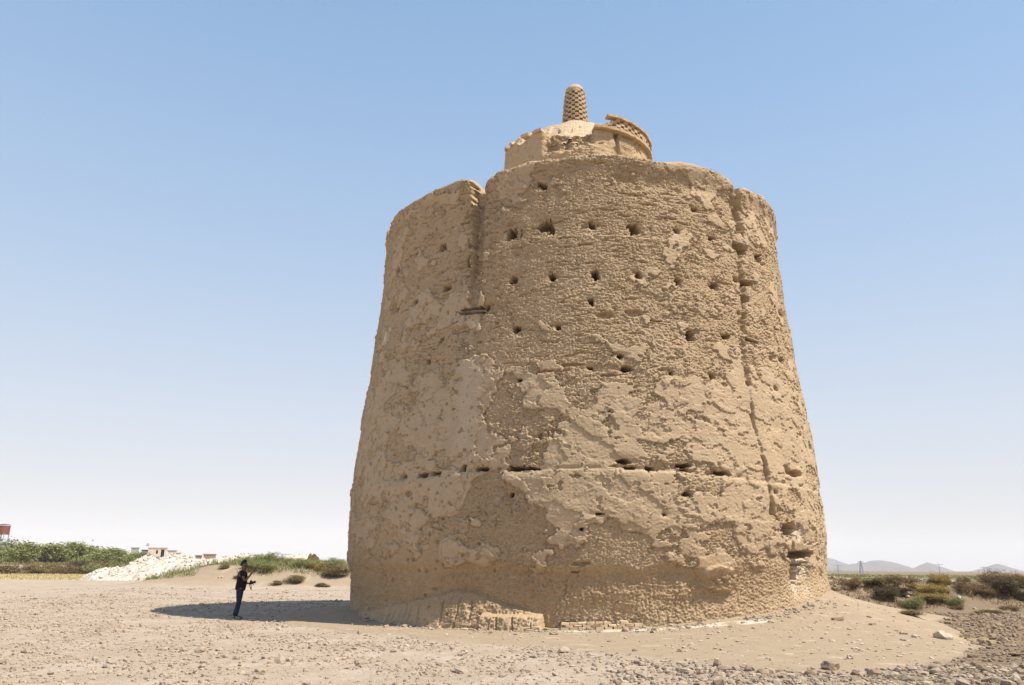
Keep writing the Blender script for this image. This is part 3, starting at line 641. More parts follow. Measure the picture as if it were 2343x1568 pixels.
# single stones: x, y, width in photo, shape, label
STN = [(1916,1419,26,'brick','pale fallen brick lying on the mound nearest the tower'),
 (1996,1430,18,'brick','fallen brick lower on the mound right of the first one'),
 (1988,1413,14,'slab','small flat stone uphill of the two fallen bricks'),
 (2157,1462,40,'rock','large broken white-topped rock near the right foot of the mound'),
 (2092,1459,16,'rock','white stone just left of the large broken rock'),
 (2067,1452,16,'brick','thin pale brick left of the white stone on the mound'),
 (2050,1444,10,'slab','small grey stone uphill of the thin pale brick'),
 (2033,1487,14,'slab','flat pale stone on the lower mound beneath the thin brick'),
 (1955,1485,16,'slab','white wedge shaped stone on the mound above the big clods'),
 (1945,1508,20,'rock','bright white stone just above the big clods'),
 (2058,1503,16,'slab','flat stone on the lower edge of the mound'),
 (2112,1418,10,'slab','small pale flake near the mound skyline'),
 (1899,1532,42,'rock','big brown angular clod at the bottom right of centre'),
 (1855,1548,34,'rock','rounded brown clod left of the big angular clod'),
 (2000,1548,36,'rock','broad brown clod right of the big angular clod'),
 (2248,1534,30,'rock','brown clod in the ploughed ground near the right edge'),
 (2330,1545,30,'rock','brown clod at the far lower right corner'),
 (1620,1462,10,'slab','small dark stone on the dirt in front of the footing'),
 (1393,1468,12,'slab','white chip on the dirt below the footing bricks'),
 (1266,1452,24,'slab','flat reddish brick at the right end of the slumped blocks'),
 (930,1481,18,'rock','white stone on the smooth dirt below the shadow'),
 (1062,1496,22,'rock','pale split stone left of centre on the field'),
 (1040,1493,16,'slab','flat pale stone beside the split stone'),
 (900,1414,12,'rock','pale stone on the sunlit rim of the shadow'),
 (638,1442,14,'rock','round white stone below the standing person'),
 (1170,1535,18,'rock','brown stone low in the centre of the field'),
 (1195,1537,14,'rock','white stone next to the brown stone low in the field'),
 (28,1535,16,'rock','dark stone in the lower left corner'),
 (615,1519,10,'rock','dark stone on the field below the shadow tip'),
 (1555,1492,16,'rock','dark clod at the edge of the mound below the footing'),
 (1452,1490,14,'rock','dark clod left of its pair at the edge of the mound'),
 (1430,1445,22,'rock','crumbled brick lump in front of the footing'),
 (1297,1432,22,'rock','pale lump at the left end of the low footing'),
 (505,1310+12,12,'rock','white lump at the foot of the white rubble heap'),
 (2076,1362+4,10,'rock','white topped stone beside the green weeds on the right')]
for i,(px,py,w,kind,lab) in enumerate(STN):
    x,y,z = drop(px,py); W = dist_px(w*.85,x,y)
    mat = M['clod_dark'] if ('brown' in lab or 'dark' in lab) else (M['brickred'] if 'brick' in lab else M['stone'])
    if kind=='brick':
        bm = bmesh.new(); bmesh.ops.create_cube(bm,size=1); bmesh.ops.scale(bm,vec=(W,.5*W,.30*W),verts=bm.verts)
        bmesh.ops.bevel(bm,geom=bm.edges,offset=.03*W,segments=1); bmesh.ops.subdivide_edges(bm,edges=bm.edges,cuts=1,use_grid_fill=True)
        for v in bm.verts: v.co += Vector(RNG.normal(0,.012*W,3))
        me = bpy.data.meshes.new('fallen_brick'); bm.to_mesh(me); bm.free(); nm = 'fallen_brick'; dz = .10*W; cat='brick'
    else:
        fl = .35 if kind=='slab' else .72
        V = ICO2_V*(1+.75*fbm(ICO2_V[:,0]*1.9+i*3.1,ICO2_V[:,1]*1.9,ICO2_V[:,2]*1.9,4))[:,None]
        V = np.round(V*2.0)/2.0*.45+V*.55
        me = npmesh('loose_stone', V*np.array([.5,.38,.5*fl])*W, ICO2_F); nm='loose_stone'; dz=.10*W; cat='stone'
    o = link(nm,me,mat,smooth=False); o.location=(x,y,z+dz); o.rotation_euler=(RNG.uniform(-.12,.12),RNG.uniform(-.1,.15),RNG.uniform(-.5,.5)+(.2 if kind=='brick' else 0))
    tag(o,lab,cat)

# ------------------------------------------------------------------ white rubble heap
def build_rubble():
    x = np.arange(-58,-24,.20); y = np.arange(84,112,.30); X,Y = np.meshgrid(x,y)
    def ridge(cx,cy,rx,ry,h): return h*np.clip(1-((X-cx)/rx)**2-((Y-cy)/ry)**2,0,None)**.65
    h = np.maximum.reduce([ridge(-41,98,6.5,7,2.85),ridge(-35.5,97,8,6,2.6),ridge(-45,95,4.5,5,1.5),ridge(-31,100,8,6,1.7),ridge(-25,101,7,6,1.9)])
    h = h*(1+.25*fbm(X*.35,Y*.35,3.,3))+.55*fbm(X*.7,Y*.7,5.,5,gain=.6)*sst(h,.1,1.)+.3*np.abs(fbm(X*1.9,Y*1.9,6.,3))*sst(h,.1,.6)-.25
    me = npmesh('rubble_heap', np.stack([X,Y,terrain(X,Y,False)+h],-1).reshape(-1,3), gridfaces(len(y),len(x)))
    o = link('rubble_heap', me, M['rubble'], smooth=False); tag(o,'long heap of bright white rubble beyond the field on the left','rubble heap')
    n = 1600; px = RNG.uniform(-53,-25,n); py = RNG.uniform(90,99,n)
    ix = np.clip(((px+58)/.2).astype(int),0,len(x)-1); iy = np.clip(((py-84)/.3).astype(int),0,len(y)-1); hh = h[iy,ix]
    k = hh>.15; P = np.stack([px,py,(terrain(px,py,False)+hh)],-1)[k]
    link('rubble_blocks', rocks_mesh('rubble_blocks',P,sizes(len(P),.12,.4,.05,.28),.8,1,.35), M['rubble'], o, False)['kind'] = 'stuff'
build_rubble()

# ------------------------------------------------------------------ plants
def leafmat(name, c1, c2, c3=None):
    mt, nt, b = newmat(name,.75,.15)
    oi = N(nt,'ShaderNodeObjectInfo'); co = objco(nt)
    f = ramp(nt, noise(nt, 3.5, 4, .7, co), .35, .65); c = mix(nt, f, c1, c2)
    f2 = ramp(nt, noise(nt, 1.3, 3, .6, co), .5, .65)
    if c3: c = mix(nt, f2, c, c3)
    nt.links.new(c, b.inputs['Base Color'])
    tr = N(nt,'ShaderNodeBsdfTranslucent'); nt.links.new(c,tr.inputs[0]); ms = N(nt,'ShaderNodeMixShader'); ms.inputs[0].default_value=.25
    nt.links.new(b.outputs[0],ms.inputs[1]); nt.links.new(tr.outputs[0],ms.inputs[2]); nt.links.new(ms.outputs[0],nt.nodes['Material Output'].inputs[0])
    return mt
G = {'tree':leafmat('tree_leaf',(.23,.25,.09),(.31,.32,.12),(.25,.24,.12)), 'treepale':leafmat('pale_tree_leaf',(.24,.27,.15),(.30,.31,.20)),
 'green':leafmat('thorn_green',(.25,.26,.10),(.33,.31,.14),(.20,.21,.08)), 'olive':leafmat('olive_scrub',(.22,.18,.08),(.29,.21,.10),(.16,.13,.06)),
 'brown':leafmat('brown_scrub',(.22,.15,.08),(.28,.19,.10),(.16,.10,.06)), 'dark':leafmat('dark_scrub',(.10,.085,.05),(.15,.11,.06)),
 'orange':leafmat('orange_scrub',(.42,.27,.09),(.36,.28,.10),(.30,.24,.08)), 'straw':leafmat('straw',(.55,.44,.20),(.48,.40,.22))}
def blades(n, C, spread, ln, wd, up_bias=1.0):
    """n thin leaves: centre clumps C (k,3), gaussian spread"""
    c = C[RNG.integers(0,len(C),n)]+RNG.normal(0,1,(n,3))*spread
    d = RNG.normal(0,1,(n,3)); d[:,2] = np.abs(d[:,2])*up_bias+.2; d /= np.linalg.norm(d,axis=1)[:,None]
    a = np.cross(d,RNG.normal(0,1,(n,3))); a /= np.linalg.norm(a,axis=1)[:,None]+1e-6
    L = ln*RNG.uniform(.6,1.4,n)[:,None]; W = wd*RNG.uniform(.6,1.3,n)[:,None]
    V = np.stack([c-a*W*.5, c+a*W*.5, c+d*L*.6+a*W*.4, c+d*L, ],1)
    return V
def plant(name, shape, w, h, n, ln, wd, mat, clumps=14, up_bias=1.0, stems=True, seed=0):
    """one shrub or tree: foliage made of many leaves in clumps, stems a part of their own; base at the origin"""
    global RNG
    keep = RNG; RNG = np.random.default_rng(seed)
    root = empty(name)
    if shape=='tree':
        C = RNG.normal(0,1,(clumps,3)); C /= np.linalg.norm(C,axis=1)[:,None]; C *= RNG.uniform(.35,1,(clumps,1))**.5
        C = C*np.array([w*.42,w*.42,h*.33])+np.array([0,0,h*.62]); sp = np.array([w*.11,w*.11,h*.08])
    else:
        a = RNG.uniform(0,6.28,clumps); r_ = np.sqrt(RNG.random(clumps))*w*.42; C = np.stack([r_*np.cos(a),r_*np.sin(a),RNG.uniform(.15,.72,clumps)*h*(1-(r_/(w*.55))**2*.6)],-1); sp = np.array([w*.09,w*.09,h*.13])
    V = blades(n,C,sp,ln,wd,up_bias); V[...,2] = np.maximum(V[...,2],.0)
    me = npmesh('foliage',V.reshape(-1,3),np.arange(4*n).reshape(-1,4)); link('foliage',me,mat,root,False)
    mb = MB()
    if shape=='tree':
        mb.tube([(0,0,-.4),(w*.02,0,h*.25),(-w*.02,w*.02,h*.55)],[.035*w,.028*w,.012*w],7)
        for c in C[::2]: mb.tube([(0,0,h*.28),tuple(c*.55+np.array([0,0,h*.15])),tuple(c)],[.018*w,.012*w,.005*w],5)
    else:
        for c in C[:10]: mb.tube([(c[0]*.15,c[1]*.15,-.1),(c[0]*.6,c[1]*.6,c[2]*.6),(c[0]*1.05,c[1]*1.05,c[2]*1.25)],[.016*w,.010*w,.004*w],4)
    mb.build('trunk' if shape=='tree' else 'stems', M['wood'], root)
    RNG = keep
    return root
def copy_tree(o, parent=None):
    c = o.copy(); COL.objects.link(c)
    if parent is not None: c.parent = parent
    for ch in list(o.children): copy_tree(ch, c)
    return c
_used = {}
PROTO = {}
def put(kind, px, py, dist, wpx, hpx, label, group=None, cat='shrub', z=None):
    """kind: prototype; size in photo units at that distance"""
    d = at(px,py,dist); zz = gz(d.x,d.y) if z is None else z
    if kind not in PROTO:
        spec = {'tree':('far_tree','tree',1,1,2600,.07,.055,G['tree'],26,.6), 'treepale':('far_tree','tree',1,1,1500,.07,.045,G['treepale'],22,.6),
         'green':('thorn_shrub','s',1,1,2600,.16,.016,G['green'],16,1.6), 'olive':('scrub_bush','s',1,1,3000,.12,.022,G['olive'],18,1.1),
         'brown':('dry_bush','s',1,1,2600,.12,.016,G['brown'],16,1.0), 'dark':('dark_bush','s',1,1,3000,.11,.022,G['dark'],18,1.0),
         'orange':('orange_bush','s',1,1,2800,.11,.018,G['orange'],18,1.1), 'low':('low_scrub','s',1,1,2600,.10,.04,G['olive'],20,1.0)}[kind]
        PROTO[kind] = plant(*spec, seed=len(PROTO)+11); _used[kind]=0
    o = PROTO[kind] if _used[kind]==0 else copy_tree(PROTO[kind]); _used[kind]+=1
    W = wpx/F_PX*dist*1.06; Hh = hpx/F_PX*dist*1.06
    o.location = (d.x,d.y,zz-.03*Hh); o.scale = (W,W*.9,Hh); o.rotation_euler = (0,0,RNG.uniform(0,6.28)); tag(o,label,cat,group)
    return o
TG = 'trees beyond the field on the left'
for px,w,h,k,l in ((6,52,62,'treepale','pale grey-green tree at the left edge under the water tower'),(50,46,52,'tree','bright green round tree second from the left edge'),(88,40,44,'treepale','thin pale tree between two bright green trees'),
   (128,52,50,'tree','bushy green tree left of the tallest green tree'),(165,56,54,'tree','tallest broad green tree in the left tree line'),(208,50,46,'tree','green tree just right of the tallest one'),
   (245,48,42,'tree','green tree in the middle of the line above the dark scrub'),(282,46,38,'tree','low green tree second from the right end of the tree line'),(316,40,33,'tree','low green tree ending the line beside the far houses')):
    put(k,px,1262,190+(px%7)*3,w*1.2,h*.74,l,TG,'tree')
SG = 'scrub bushes below the left trees'
for px,py,w,h,k,l in ((22,1283,50,18,'low','low olive bush at the left edge below the pale tree'),(72,1284,56,20,'olive','olive scrub bush on the sandy rise second from left'),(118,1284,44,20,'low','ochre scrub bush over the bare sandy gap'),
   (150,1288,40,24,'brown','rust coloured bush at the right end of the sandy gap'),(182,1290,52,30,'dark','dark bush in the middle of the left scrub'),(222,1292,54,30,'olive','deep olive bush right of the dark bush'),
   (262,1290,50,28,'green','grey-green bush touching the left end of the rubble heap'),(225,1306,60,22,'green','light green low bush in front of the olive bush'),(178,1308,50,16,'low','yellowish low bush at the edge of the straw strip'),
   (298,1278,44,18,'olive','small olive bush behind the left shoulder of the rubble'),(340,1272,40,14,'green','low green bush behind the peak of the rubble heap')):
    put(k,px,py,152+(px%5)*2,w*1.1,h,l,SG)
RG = 'plants at the foot of the rubble heap'
for px,py,w,h,k,l in ((350,1322,30,16,'green','small green bush at the foot of the rubble heap on the left'),(398,1324,52,18,'green','wider olive-green bush at the foot of the rubble heap'),(437,1320,26,20,'orange','yellow weed clump on the right half of the rubble foot'),(468,1320,18,16,'orange','small yellow weed at the right end of the rubble heap')):
    put(k,px,py,92,w,h,l,RG)
BG = 'thorn bushes along the left bank'
for i,(px,py,w,h,k,l) in enumerate(((548,1287,46,14,'green','pale thorn bush at the left end of the bank crest'),(585,1290,60,24,'green','thorn bush on the bank just behind the raised hand'),(625,1288,56,28,'green','tallest grey-green thorn bush on the bank crest'),
   (600,1303,70,20,'green','spreading thorn bush over the bank face right of the person'),(658,1290,46,16,'green','thorn bush right of the tallest one on the crest'),(692,1296,50,18,'green','thorn bush above a dark hollow in the bank'),
   (728,1304,44,20,'orange','rusty patch of thorn bush on the bank near the tower'),(716,1290,46,16,'green','small thorn bush on the crest above the rusty patch'),(760,1298,54,22,'green','thorn bush on the crest next to the tower'),
   (770,1318,56,24,'olive','darker bush against the left foot of the tower'),(672,1333,44,16,'olive','low bush halfway down the bank'),(630,1338,28,10,'olive','small weed at the foot of the bank'),(545,1325,22,10,'olive','small weed left of the person on the bank'),
   (512,1302,22,10,'olive','tiny bush where the bank meets the rubble'),(738,1342,30,8,'low','flat yellowish weed at the foot of the bank'),(565,1302,24,26,'green','upright thorn bush just behind the head'))):
    x,y,z = drop(px,max(py,1293)); put(k,px,py,min(math.hypot(x,y),86),w,h,l,BG)
DG = 'shrubs on the right bank'
for px,py,w,h,k,l in ((1949,1336,46,28,'brown','dry brown shrub on the bank nearest the tower'),(2018,1340,60,30,'olive','green-topped shrub above the dark hollow'),(2023,1360,50,26,'dark','very dark shrub in the hollow of the bank'),
   (2040,1314,34,24,'brown','brown rounded shrub standing on the bank skyline'),(2072,1318,50,20,'brown','pinkish dry shrub right of the skyline shrub'),(2066,1354,40,20,'dark','small dark shrub right of the hollow'),
   (2118,1346,80,24,'orange','broad orange weed patch on the bank face'),(2125,1362,66,18,'orange','lower half of the orange weeds beside the green ones'),(2150,1330,40,32,'orange','orange and olive bush at the skyline gap'),
   (2136,1312,34,14,'brown','reddish low bush left of the orange skyline bush'),(2090,1384,50,28,'green','green weed clump at the mound edge'),(2135,1372,28,18,'olive','small olive weed right of the green clump'),
   (2186,1380,36,24,'green','grey-green weed beside the pale scrap'),(2188,1386,30,10,'brown','dry twigs below the grey-green weed'),(2202,1318,24,18,'brown','small brown shrub on the skyline'),
   (2222,1345,60,32,'brown','brown shrub midway along the bank face'),(2250,1352,40,16,'brown','low brown shrub right of the midway shrub'),(2285,1332,80,40,'brown','biggest olive and rust shrub on the bank'),
   (2298,1350,60,36,'dark','dark shrub under the biggest shrub'),(2330,1338,60,34,'olive','dense shrub cut by the right edge'),(2337,1366,26,26,'dark','round dark bush low at the right edge'),
   (2312,1388,34,12,'brown','sparse twiggy weed on the lower slope'),(2272,1398,50,10,'low','flat green weed where the slope meets the clods'),(2080,1400,50,12,'low','flat yellow-green weed along the mound skyline'),
   (2238,1398,30,6,'low','thin yellowish weed left of the flat green weed'),(2000,1318,70,14,'green','low green weeds along the bank top near the poles'),(2335,1318,40,16,'dark','distant dark shrub at the right edge of the skyline')):
    py+=7; x,y,z = drop(px,max(py,1334)); put(k,px,py,math.hypot(x,y),w,h*.82,l,DG)
# dry grass strip beyond the left field, and scrub ground cover
def cover(name, X, Y, ln, wd, mat, label, cat, up=1.2):
    h = terrain(X,Y,False); C = np.stack([X,Y,h],-1); n = len(X)
    d = RNG.normal(0,.55,(n,3)); d[:,2] = up; d /= np.linalg.norm(d,axis=1)[:,None]; a = np.cross(d,RNG.normal(0,1,(n,3))); a /= np.linalg.norm(a,axis=1)[:,None]
    L = ln*RNG.uniform(.4,1.5,n)[:,None]; W = wd*RNG.uniform(.6,1.4,n)[:,None]
    V = np.stack([C-a*W*.5,C+a*W*.5,C+d*L*.7+a*W*.4,C+d*L],1)
    tag(link(name, npmesh(name,V.reshape(-1,3),np.arange(4*n).reshape(-1,4)), mat, smooth=False), label, cat, kind='stuff')
n=16000; X = RNG.uniform(-112,-78,n); Y = RNG.uniform(172,190,n); cover('hedge_cover',X,Y,1.5,.45,G['tree'],'green undergrowth filling the gaps below the left trees','scrub')
n=26000; X = RNG.uniform(-110,-32,n); Y = RNG.uniform(90,150,n); k = fbm(X*.12,Y*.35,51.,4)>-.22; cover('dry_grass',X[k],Y[k],.16,.10,G['straw'],'yellow dry grass strip at the far edge of the field','grass')
n=60000; X = RNG.uniform(-130,-44,n); Y = RNG.uniform(151,240,n); k = fbm(X*.14,Y*.14,53.,4)>-.05+.25*(Y<158); cover('scrub_cover',X[k],Y[k],.55,.22,G['olive'],'low olive ground cover below the left trees','scrub')
n=22000; X = RNG.uniform(-32,12,n); Y = RNG.uniform(73,90,n); k = fbm(X*.2,Y*.2,55.,4)>-.05; cover('bank_grass',X[k],Y[k],.50,.06,G['green'],'thin green weeds on the top of the left bank','grass')
n=34000; X = RNG.uniform(10,60,n); Y = RNG.uniform(40.5,56,n); k = (fbm(X*.22,Y*.22,57.,4)>.05)&(Y-40.5-.1*(X-18)>1.0); cover('bank_scrub',X[k],Y[k],.20,.035,G['brown'],'dry brown weeds over the crest of the right bank','scrub')
n=22000; X = RNG.uniform(10,60,n); Y = RNG.uniform(39,50,n); k = (fbm(X*.3,Y*.3,59.,4)>.12)&(Y-40.5-.1*(X-18)>.5); cover('bank_weeds',X[k],Y[k],.14,.03,G['orange'],'ochre weeds low on the right bank','weeds')
n=9000; X = RNG.uniform(60,400,n); Y = RNG.uniform(220,330,n); cover('far_field',X,Y,.45,.9,G['tree'],'distant green field behind the right bank','field',.8)

# ------------------------------------------------------------------ far buildings, towers, poles, hills
M['render'] = simple('pale_render',(.62,.52,.42),.9,.12,.5); M['grey'] = simple('grey_block',(.36,.34,.33),.9,.15,.5); M['darkgap'] = simple('dark_opening',(.05,.045,.045),.9,.1,1)
M['redbrick'] = simple('red_block_wall',(.34,.20,.14),.9,.2,.6); M['rust'] = simple('rusty_red_tank',(.20,.07,.055),.7,.25,.8); M['steel'] = simple('painted_steel',(.40,.42,.44),.6,.1,1)
M['hill'] = simple('hill_rock',(.12,.11,.11),1,.18,.004)
def building(name, px0, px1, ytop, dist, label, cat, mats, openings=(), depth=8., extra=None, ybase=1290):
    a = at(px0,ytop,dist); b = at(px1,ytop,dist); W = (b-a).length; H_ = (a.z+b.z)/2; ang = math.atan2(b.y-a.y,b.x-a.x)
    root = empty(name,((a.x+b.x)/2,(a.y+b.y)/2,-.1),ang)
    mb = MB(); t=.3
    def wallf(u0,u1,z0,z1): mb.box(((u0+u1)/2*W-W/2,0,(z0+z1)/2*H_),((u1-u0)*W,t,(z1-z0)*H_))
    us = sorted(openings); cur=0
    for (u0,u1,z0,z1) in us:
        if u0>cur: wallf(cur,u0,0,1)
        if z0>0: wallf(u0,u1,0,z0)
        if z1<1: wallf(u0,u1,z1,1)
        cur=u1
    if cur<1: wallf(cur,1,0,1)
    mb.box((-W/2+t/2,depth/2+t/2,H_/2),(t,depth,H_)); mb.box((W/2-t/2,depth/2+t/2,H_/2),(t,depth,H_)); mb.box((0,depth+t,H_/2),(W,t,H_))
    mb.build('walls',mats[0],root)
    mb = MB(); mb.box((0,depth/2+t/2,H_+.13),(W+.5,depth+1.,.25)); mb.build('roof_slab',mats[1],root)
    for (u0,u1,z0,z1) in us:
        mb = MB(); mb.box(((u0+u1)/2*W-W/2,.5,(z0+z1)/2*H_),((u1-u0)*W+.1,.1,(z1-z0)*H_+.1)); mb.build('window' if z0>.1 else 'doorway',M['darkgap'],root)
    tag(root,label,cat); return root
hs_ = building('unfinished_house',340,383,1253.5,300,'pale unfinished two-storey house behind the rubble heap','house',(M['render'],M['render']),((.42,.52,.72,.9),(.68,.86,.45,.93)),8)
mb = MB(); mb.box((-3.4,4,7.9),(.8,.8,.9)); mb.box((-3.4,4,7.6),(1.4,1.4,.15)); mb.build('roof_tank',M['grey'],hs_)
building('low_annex',384,404,1260,302,'low pale annex on the right side of the unfinished house','annex',(M['render'],M['grey']),((.55,.75,.5,.85),),7)
building('low_annex',403,414,1265,304,'smallest pinkish shed at the right end of the far house row','shed',(M['render'],M['render']),(),5)
building('grey_building',301,318,1253.5,330,'small grey flat-roofed building left of the unfinished house','building',(M['grey'],M['grey']),(),8)
building('dark_shed',325,339,1259,310,'low dark shed between the grey building and the house','shed',(M['grey'],M['darkgap']),((.1,.9,.3,.85),),5)
building('brick_compound',466,494,1268.5,330,'long low reddish brick compound on the horizon','building',(M['redbrick'],M['redbrick']),(),8)
building('brick_compound',447,462,1271,335,'small dark red building left of the reddish compound','building',(M['redbrick'],M['grey']),(),6)
building('hut',700,716,1280,260,'dark little hut on the horizon above the left bank','hut',(M['grey'],M['darkgap']),((.2,.5,.2,.8),),4)
building('hut',775,787,1281,270,'small dark hut on the horizon beside the tower','hut',(M['grey'],M['grey']),(),4)
building('white_shed',548,575,1273,280,'low white shed just above the bank behind the person','shed',(M['rubble'],M['rubble']),(),5)
def water_tower():
    p = at(3,1240,300); root = empty('water_tower',(p.x,p.y,0)); zt = at(3,1201,300).z; zb = at(3,1223,300).z
    mb = MB(); mb.lathe([(1.7,zb),(1.8,zb+.2),(1.8,zt-.3),(1.9,zt-.25),(1.9,zt),(.8,zt+.3)],n=20); tank = mb.build('tank',M['rust'],root)
    mb = MB(); mb.lathe([(1.95,zt-.35),(1.95,zt-.1)],n=20); mb.build('tank_rim',M['steel'],tank)
    for sx in (-1,1):
        for sy in (-1,1):
            mb = MB(); mb.tube([(sx*1.6,sy*1.6,0),(sx*1.2,sy*1.2,zb)],.17,6); mb.build('leg',M['steel'],root)
    for z in (5,10):
        mb = MB()
        for q in (((-1.4,-1.4),(1.4,-1.4)),((1.4,-1.4),(1.4,1.4)),((1.4,1.4),(-1.4,1.4)),((-1.4,1.4),(-1.4,-1.4))): mb.tube([(*q[0],z),(*q[1],z)],.08,5)
        mb.build('bracing',M['steel'],root)
    tag(root,'rusty red water tank on tall steel legs cut by the left edge','water tower')
water_tower()
def pole(px, ytop, dist, label, arms=1, nm='utility_pole', w=.14):
    p = at(px,ytop,dist); root = empty(nm,(p.x,p.y,0)); mb = MB(); mb.tube([(0,0,-.2),(0,0,p.z)],[w*1.3,w*.8],7); mb.build('mast',M['steel'],root)
    for k in range(arms):
        mb = MB(); mb.box((0,0,p.z-.5-k*2.2),(4.2-.8*k,.25,.25)); mb.build('crossarm',M['steel'],root)
    tag(root,label,'utility pole','power poles on the horizon'); return root
pole(1916,1292,420,'short utility pole nearest the tower before the hazy hills',2,w=.25)
pole(2147,1290,500,'thin pole in front of the pointed hazy hill',1,w=.2)
pole(2250,1296,520,'leftmost of two thin poles between the last two hills',1,w=.2)
pole(2262,1299,560,'shorter thin pole just right of its neighbour between the hills',1,w=.2)
pole(634,1264,420,'leftmost thin pole above the tallest thorn bush',1,w=.13)
pole(646,1266,430,'middle thin pole above the left bank',1,w=.13)
pole(660,1267,440,'rightmost thin pole of three above the left bank',1,w=.13)
def pylon():
    p = at(1968,1283,450); root = empty('lattice_pylon',(p.x,p.y,0)); H_ = p.z
    for sx in (-1,1):
        for sy in (-1,1):
            mb = MB(); mb.tube([(sx*.8,sy*.8,0),(sx*.35,sy*.35,H_*.7),(sx*.12,sy*.12,H_)],.16,5); mb.build('leg',M['steel'],root)
    mb = MB()
    for k in range(6):
        z0=H_*k/8; z1=H_*(k+1)/8; r0=.8-.45*z0/(H_*.7); r1=.8-.45*z1/(H_*.7)
        for a_,b_ in (((-1,-1),(1,-1)),((1,-1),(1,1)),((1,1),(-1,1)),((-1,1),(-1,-1))): mb.tube([(a_[0]*r0,a_[1]*r0,z0),(b_[0]*r1,b_[1]*r1,z1)],.09,4)
    mb.build('bracing',M['steel'],root)
    for k,f in enumerate((.78,.88)):
        mb = MB(); mb.tube([(-2.1+k*.4,0,H_*f),(0,0,H_*f+.5),(2.1-k*.4,0,H_*f)],.18,4); mb.build('crossarm',M['steel'],root)
    tag(root,'steel lattice pylon in front of the broadest hazy hill','pylon')
pylon()
def hill(pts, dist, depth, label, seed):
    """ridge line as seen from the field, built as a solid massif"""
    P = [at(x,y,dist) for x,y in pts]; xs = np.array([p.x for p in P]); zs = np.array([p.z for p in P]); ys = np.array([p.y for p in P])
    n=140; m_=60; u = np.linspace(xs[0],xs[-1],n); v = np.linspace(-1,1,m_); U,Vv = np.meshgrid(u,v)
    hz = np.interp(U,xs,zs); yy = np.interp(U,xs,ys)+Vv*depth
    sc = 1/(depth*.45); h = hz*np.clip(1-np.abs(Vv),0,1)**.9*(1+.0*U)+.10*hz*fbm(U*sc*2,yy*sc*2,seed,5,gain=.55)*np.clip(1-np.abs(Vv),0,1)**.5*2*np.abs(Vv)**.4
    me = npmesh('hill', np.stack([U,yy,h-6],-1).reshape(-1,3), gridfaces(m_,n)); o = link('hill',me,M['hill'],smooth=False); tag(o,label,'hill','hazy hills on the right horizon','structure')
hill([(1700,1306),(1780,1275),(1850,1262),(1886,1272),(1905,1276),(1925,1284),(1950,1292),(1985,1306)],5200,260,'grey ridge running down from behind the tower',1.)
hill([(1890,1306),(1925,1292),(1950,1287),(1975,1286),(1990,1280),(2010,1279),(2035,1282),(2055,1287),(2075,1298),(2095,1307)],4700,240,'broadest hazy hill with a flat top',2.)
hill([(2065,1307),(2090,1301),(2106,1290),(2120,1284),(2135,1288),(2152,1298),(2178,1309)],5000,200,'pointed hazy hill in the middle',3.)
hill([(2230,1310),(2248,1301),(2266,1291),(2280,1287),(2295,1291),(2318,1302),(2340,1311)],5100,200,'rightmost low hazy hill',4.)
# ------------------------------------------------------------------ the standing person
M['skin'] = simple('skin',(.17,.085,.055),.55,.08,8,.3); M['shirt'] = simple('dark_shirt',(.018,.012,.016),.9,.2,20,.1); M['jeans'] = simple('dark_jeans',(.025,.035,.06),.9,.3,25,.1)
M['hair'] = simple('black_hair',(.012,.010,.010),.6,.2,60,.3); M['shoe'] = simple('dark_shoe',(.03,.022,.02),.6,.2,20,.3); M['cam'] = simple('camera_black',(.015,.015,.016),.4,.1,10,.4)
def skin_object(name, chains, mat, parent, sub=2):
    """chains: list of lists of (x,y,z,radius[,radius2]); first chain holds the root; points shared by coordinates are welded"""
    V=[]; E=[]; rad=[]; idx={}
    for ch in chains:
        prev=None
        for q in ch:
            key=tuple(round(c,4) for c in q[:3])
            if key not in idx: idx[key]=len(V); V.append(q[:3]); rad.append((q[3],q[4] if len(q)>4 else q[3]))
            i=idx[key]
            if prev is not None and prev!=i: E.append((prev,i))
            prev=i
    me=bpy.data.meshes.new(name+'_cage'); me.from_pydata(V,E,[]); o=bpy.data.objects.new(name+'_cage',me); COL.objects.link(o)
    o.modifiers.new('Skin','SKIN'); sd_=o.modifiers.new('Sub','SUBSURF'); sd_.levels=sub; sd_.render_levels=sub
    sk=me.skin_vertices[0].data
    for i,r_ in enumerate(rad): sk[i].radius=r_; sk[i].use_root=False
    par=list(range(len(V)))
    def find(i):
        while par[i]!=i: i=par[i]
        return i
    for a_,b_ in E: par[find(b_)]=find(a_)
    seen=set()
    for i in range(len(V)):                      # one root for every connected chain
        if find(i) not in seen: seen.add(find(i)); sk[i].use_root=True
    dg=bpy.context.evaluated_depsgraph_get(); dg.update(); m2=bpy.data.meshes.new_from_object(o.evaluated_get(dg)); m2.name=name
    bpy.data.objects.remove(o); 
    o2 = link(name,m2,None,parent); m2.materials.clear(); m2.materials.append(mat); return o2
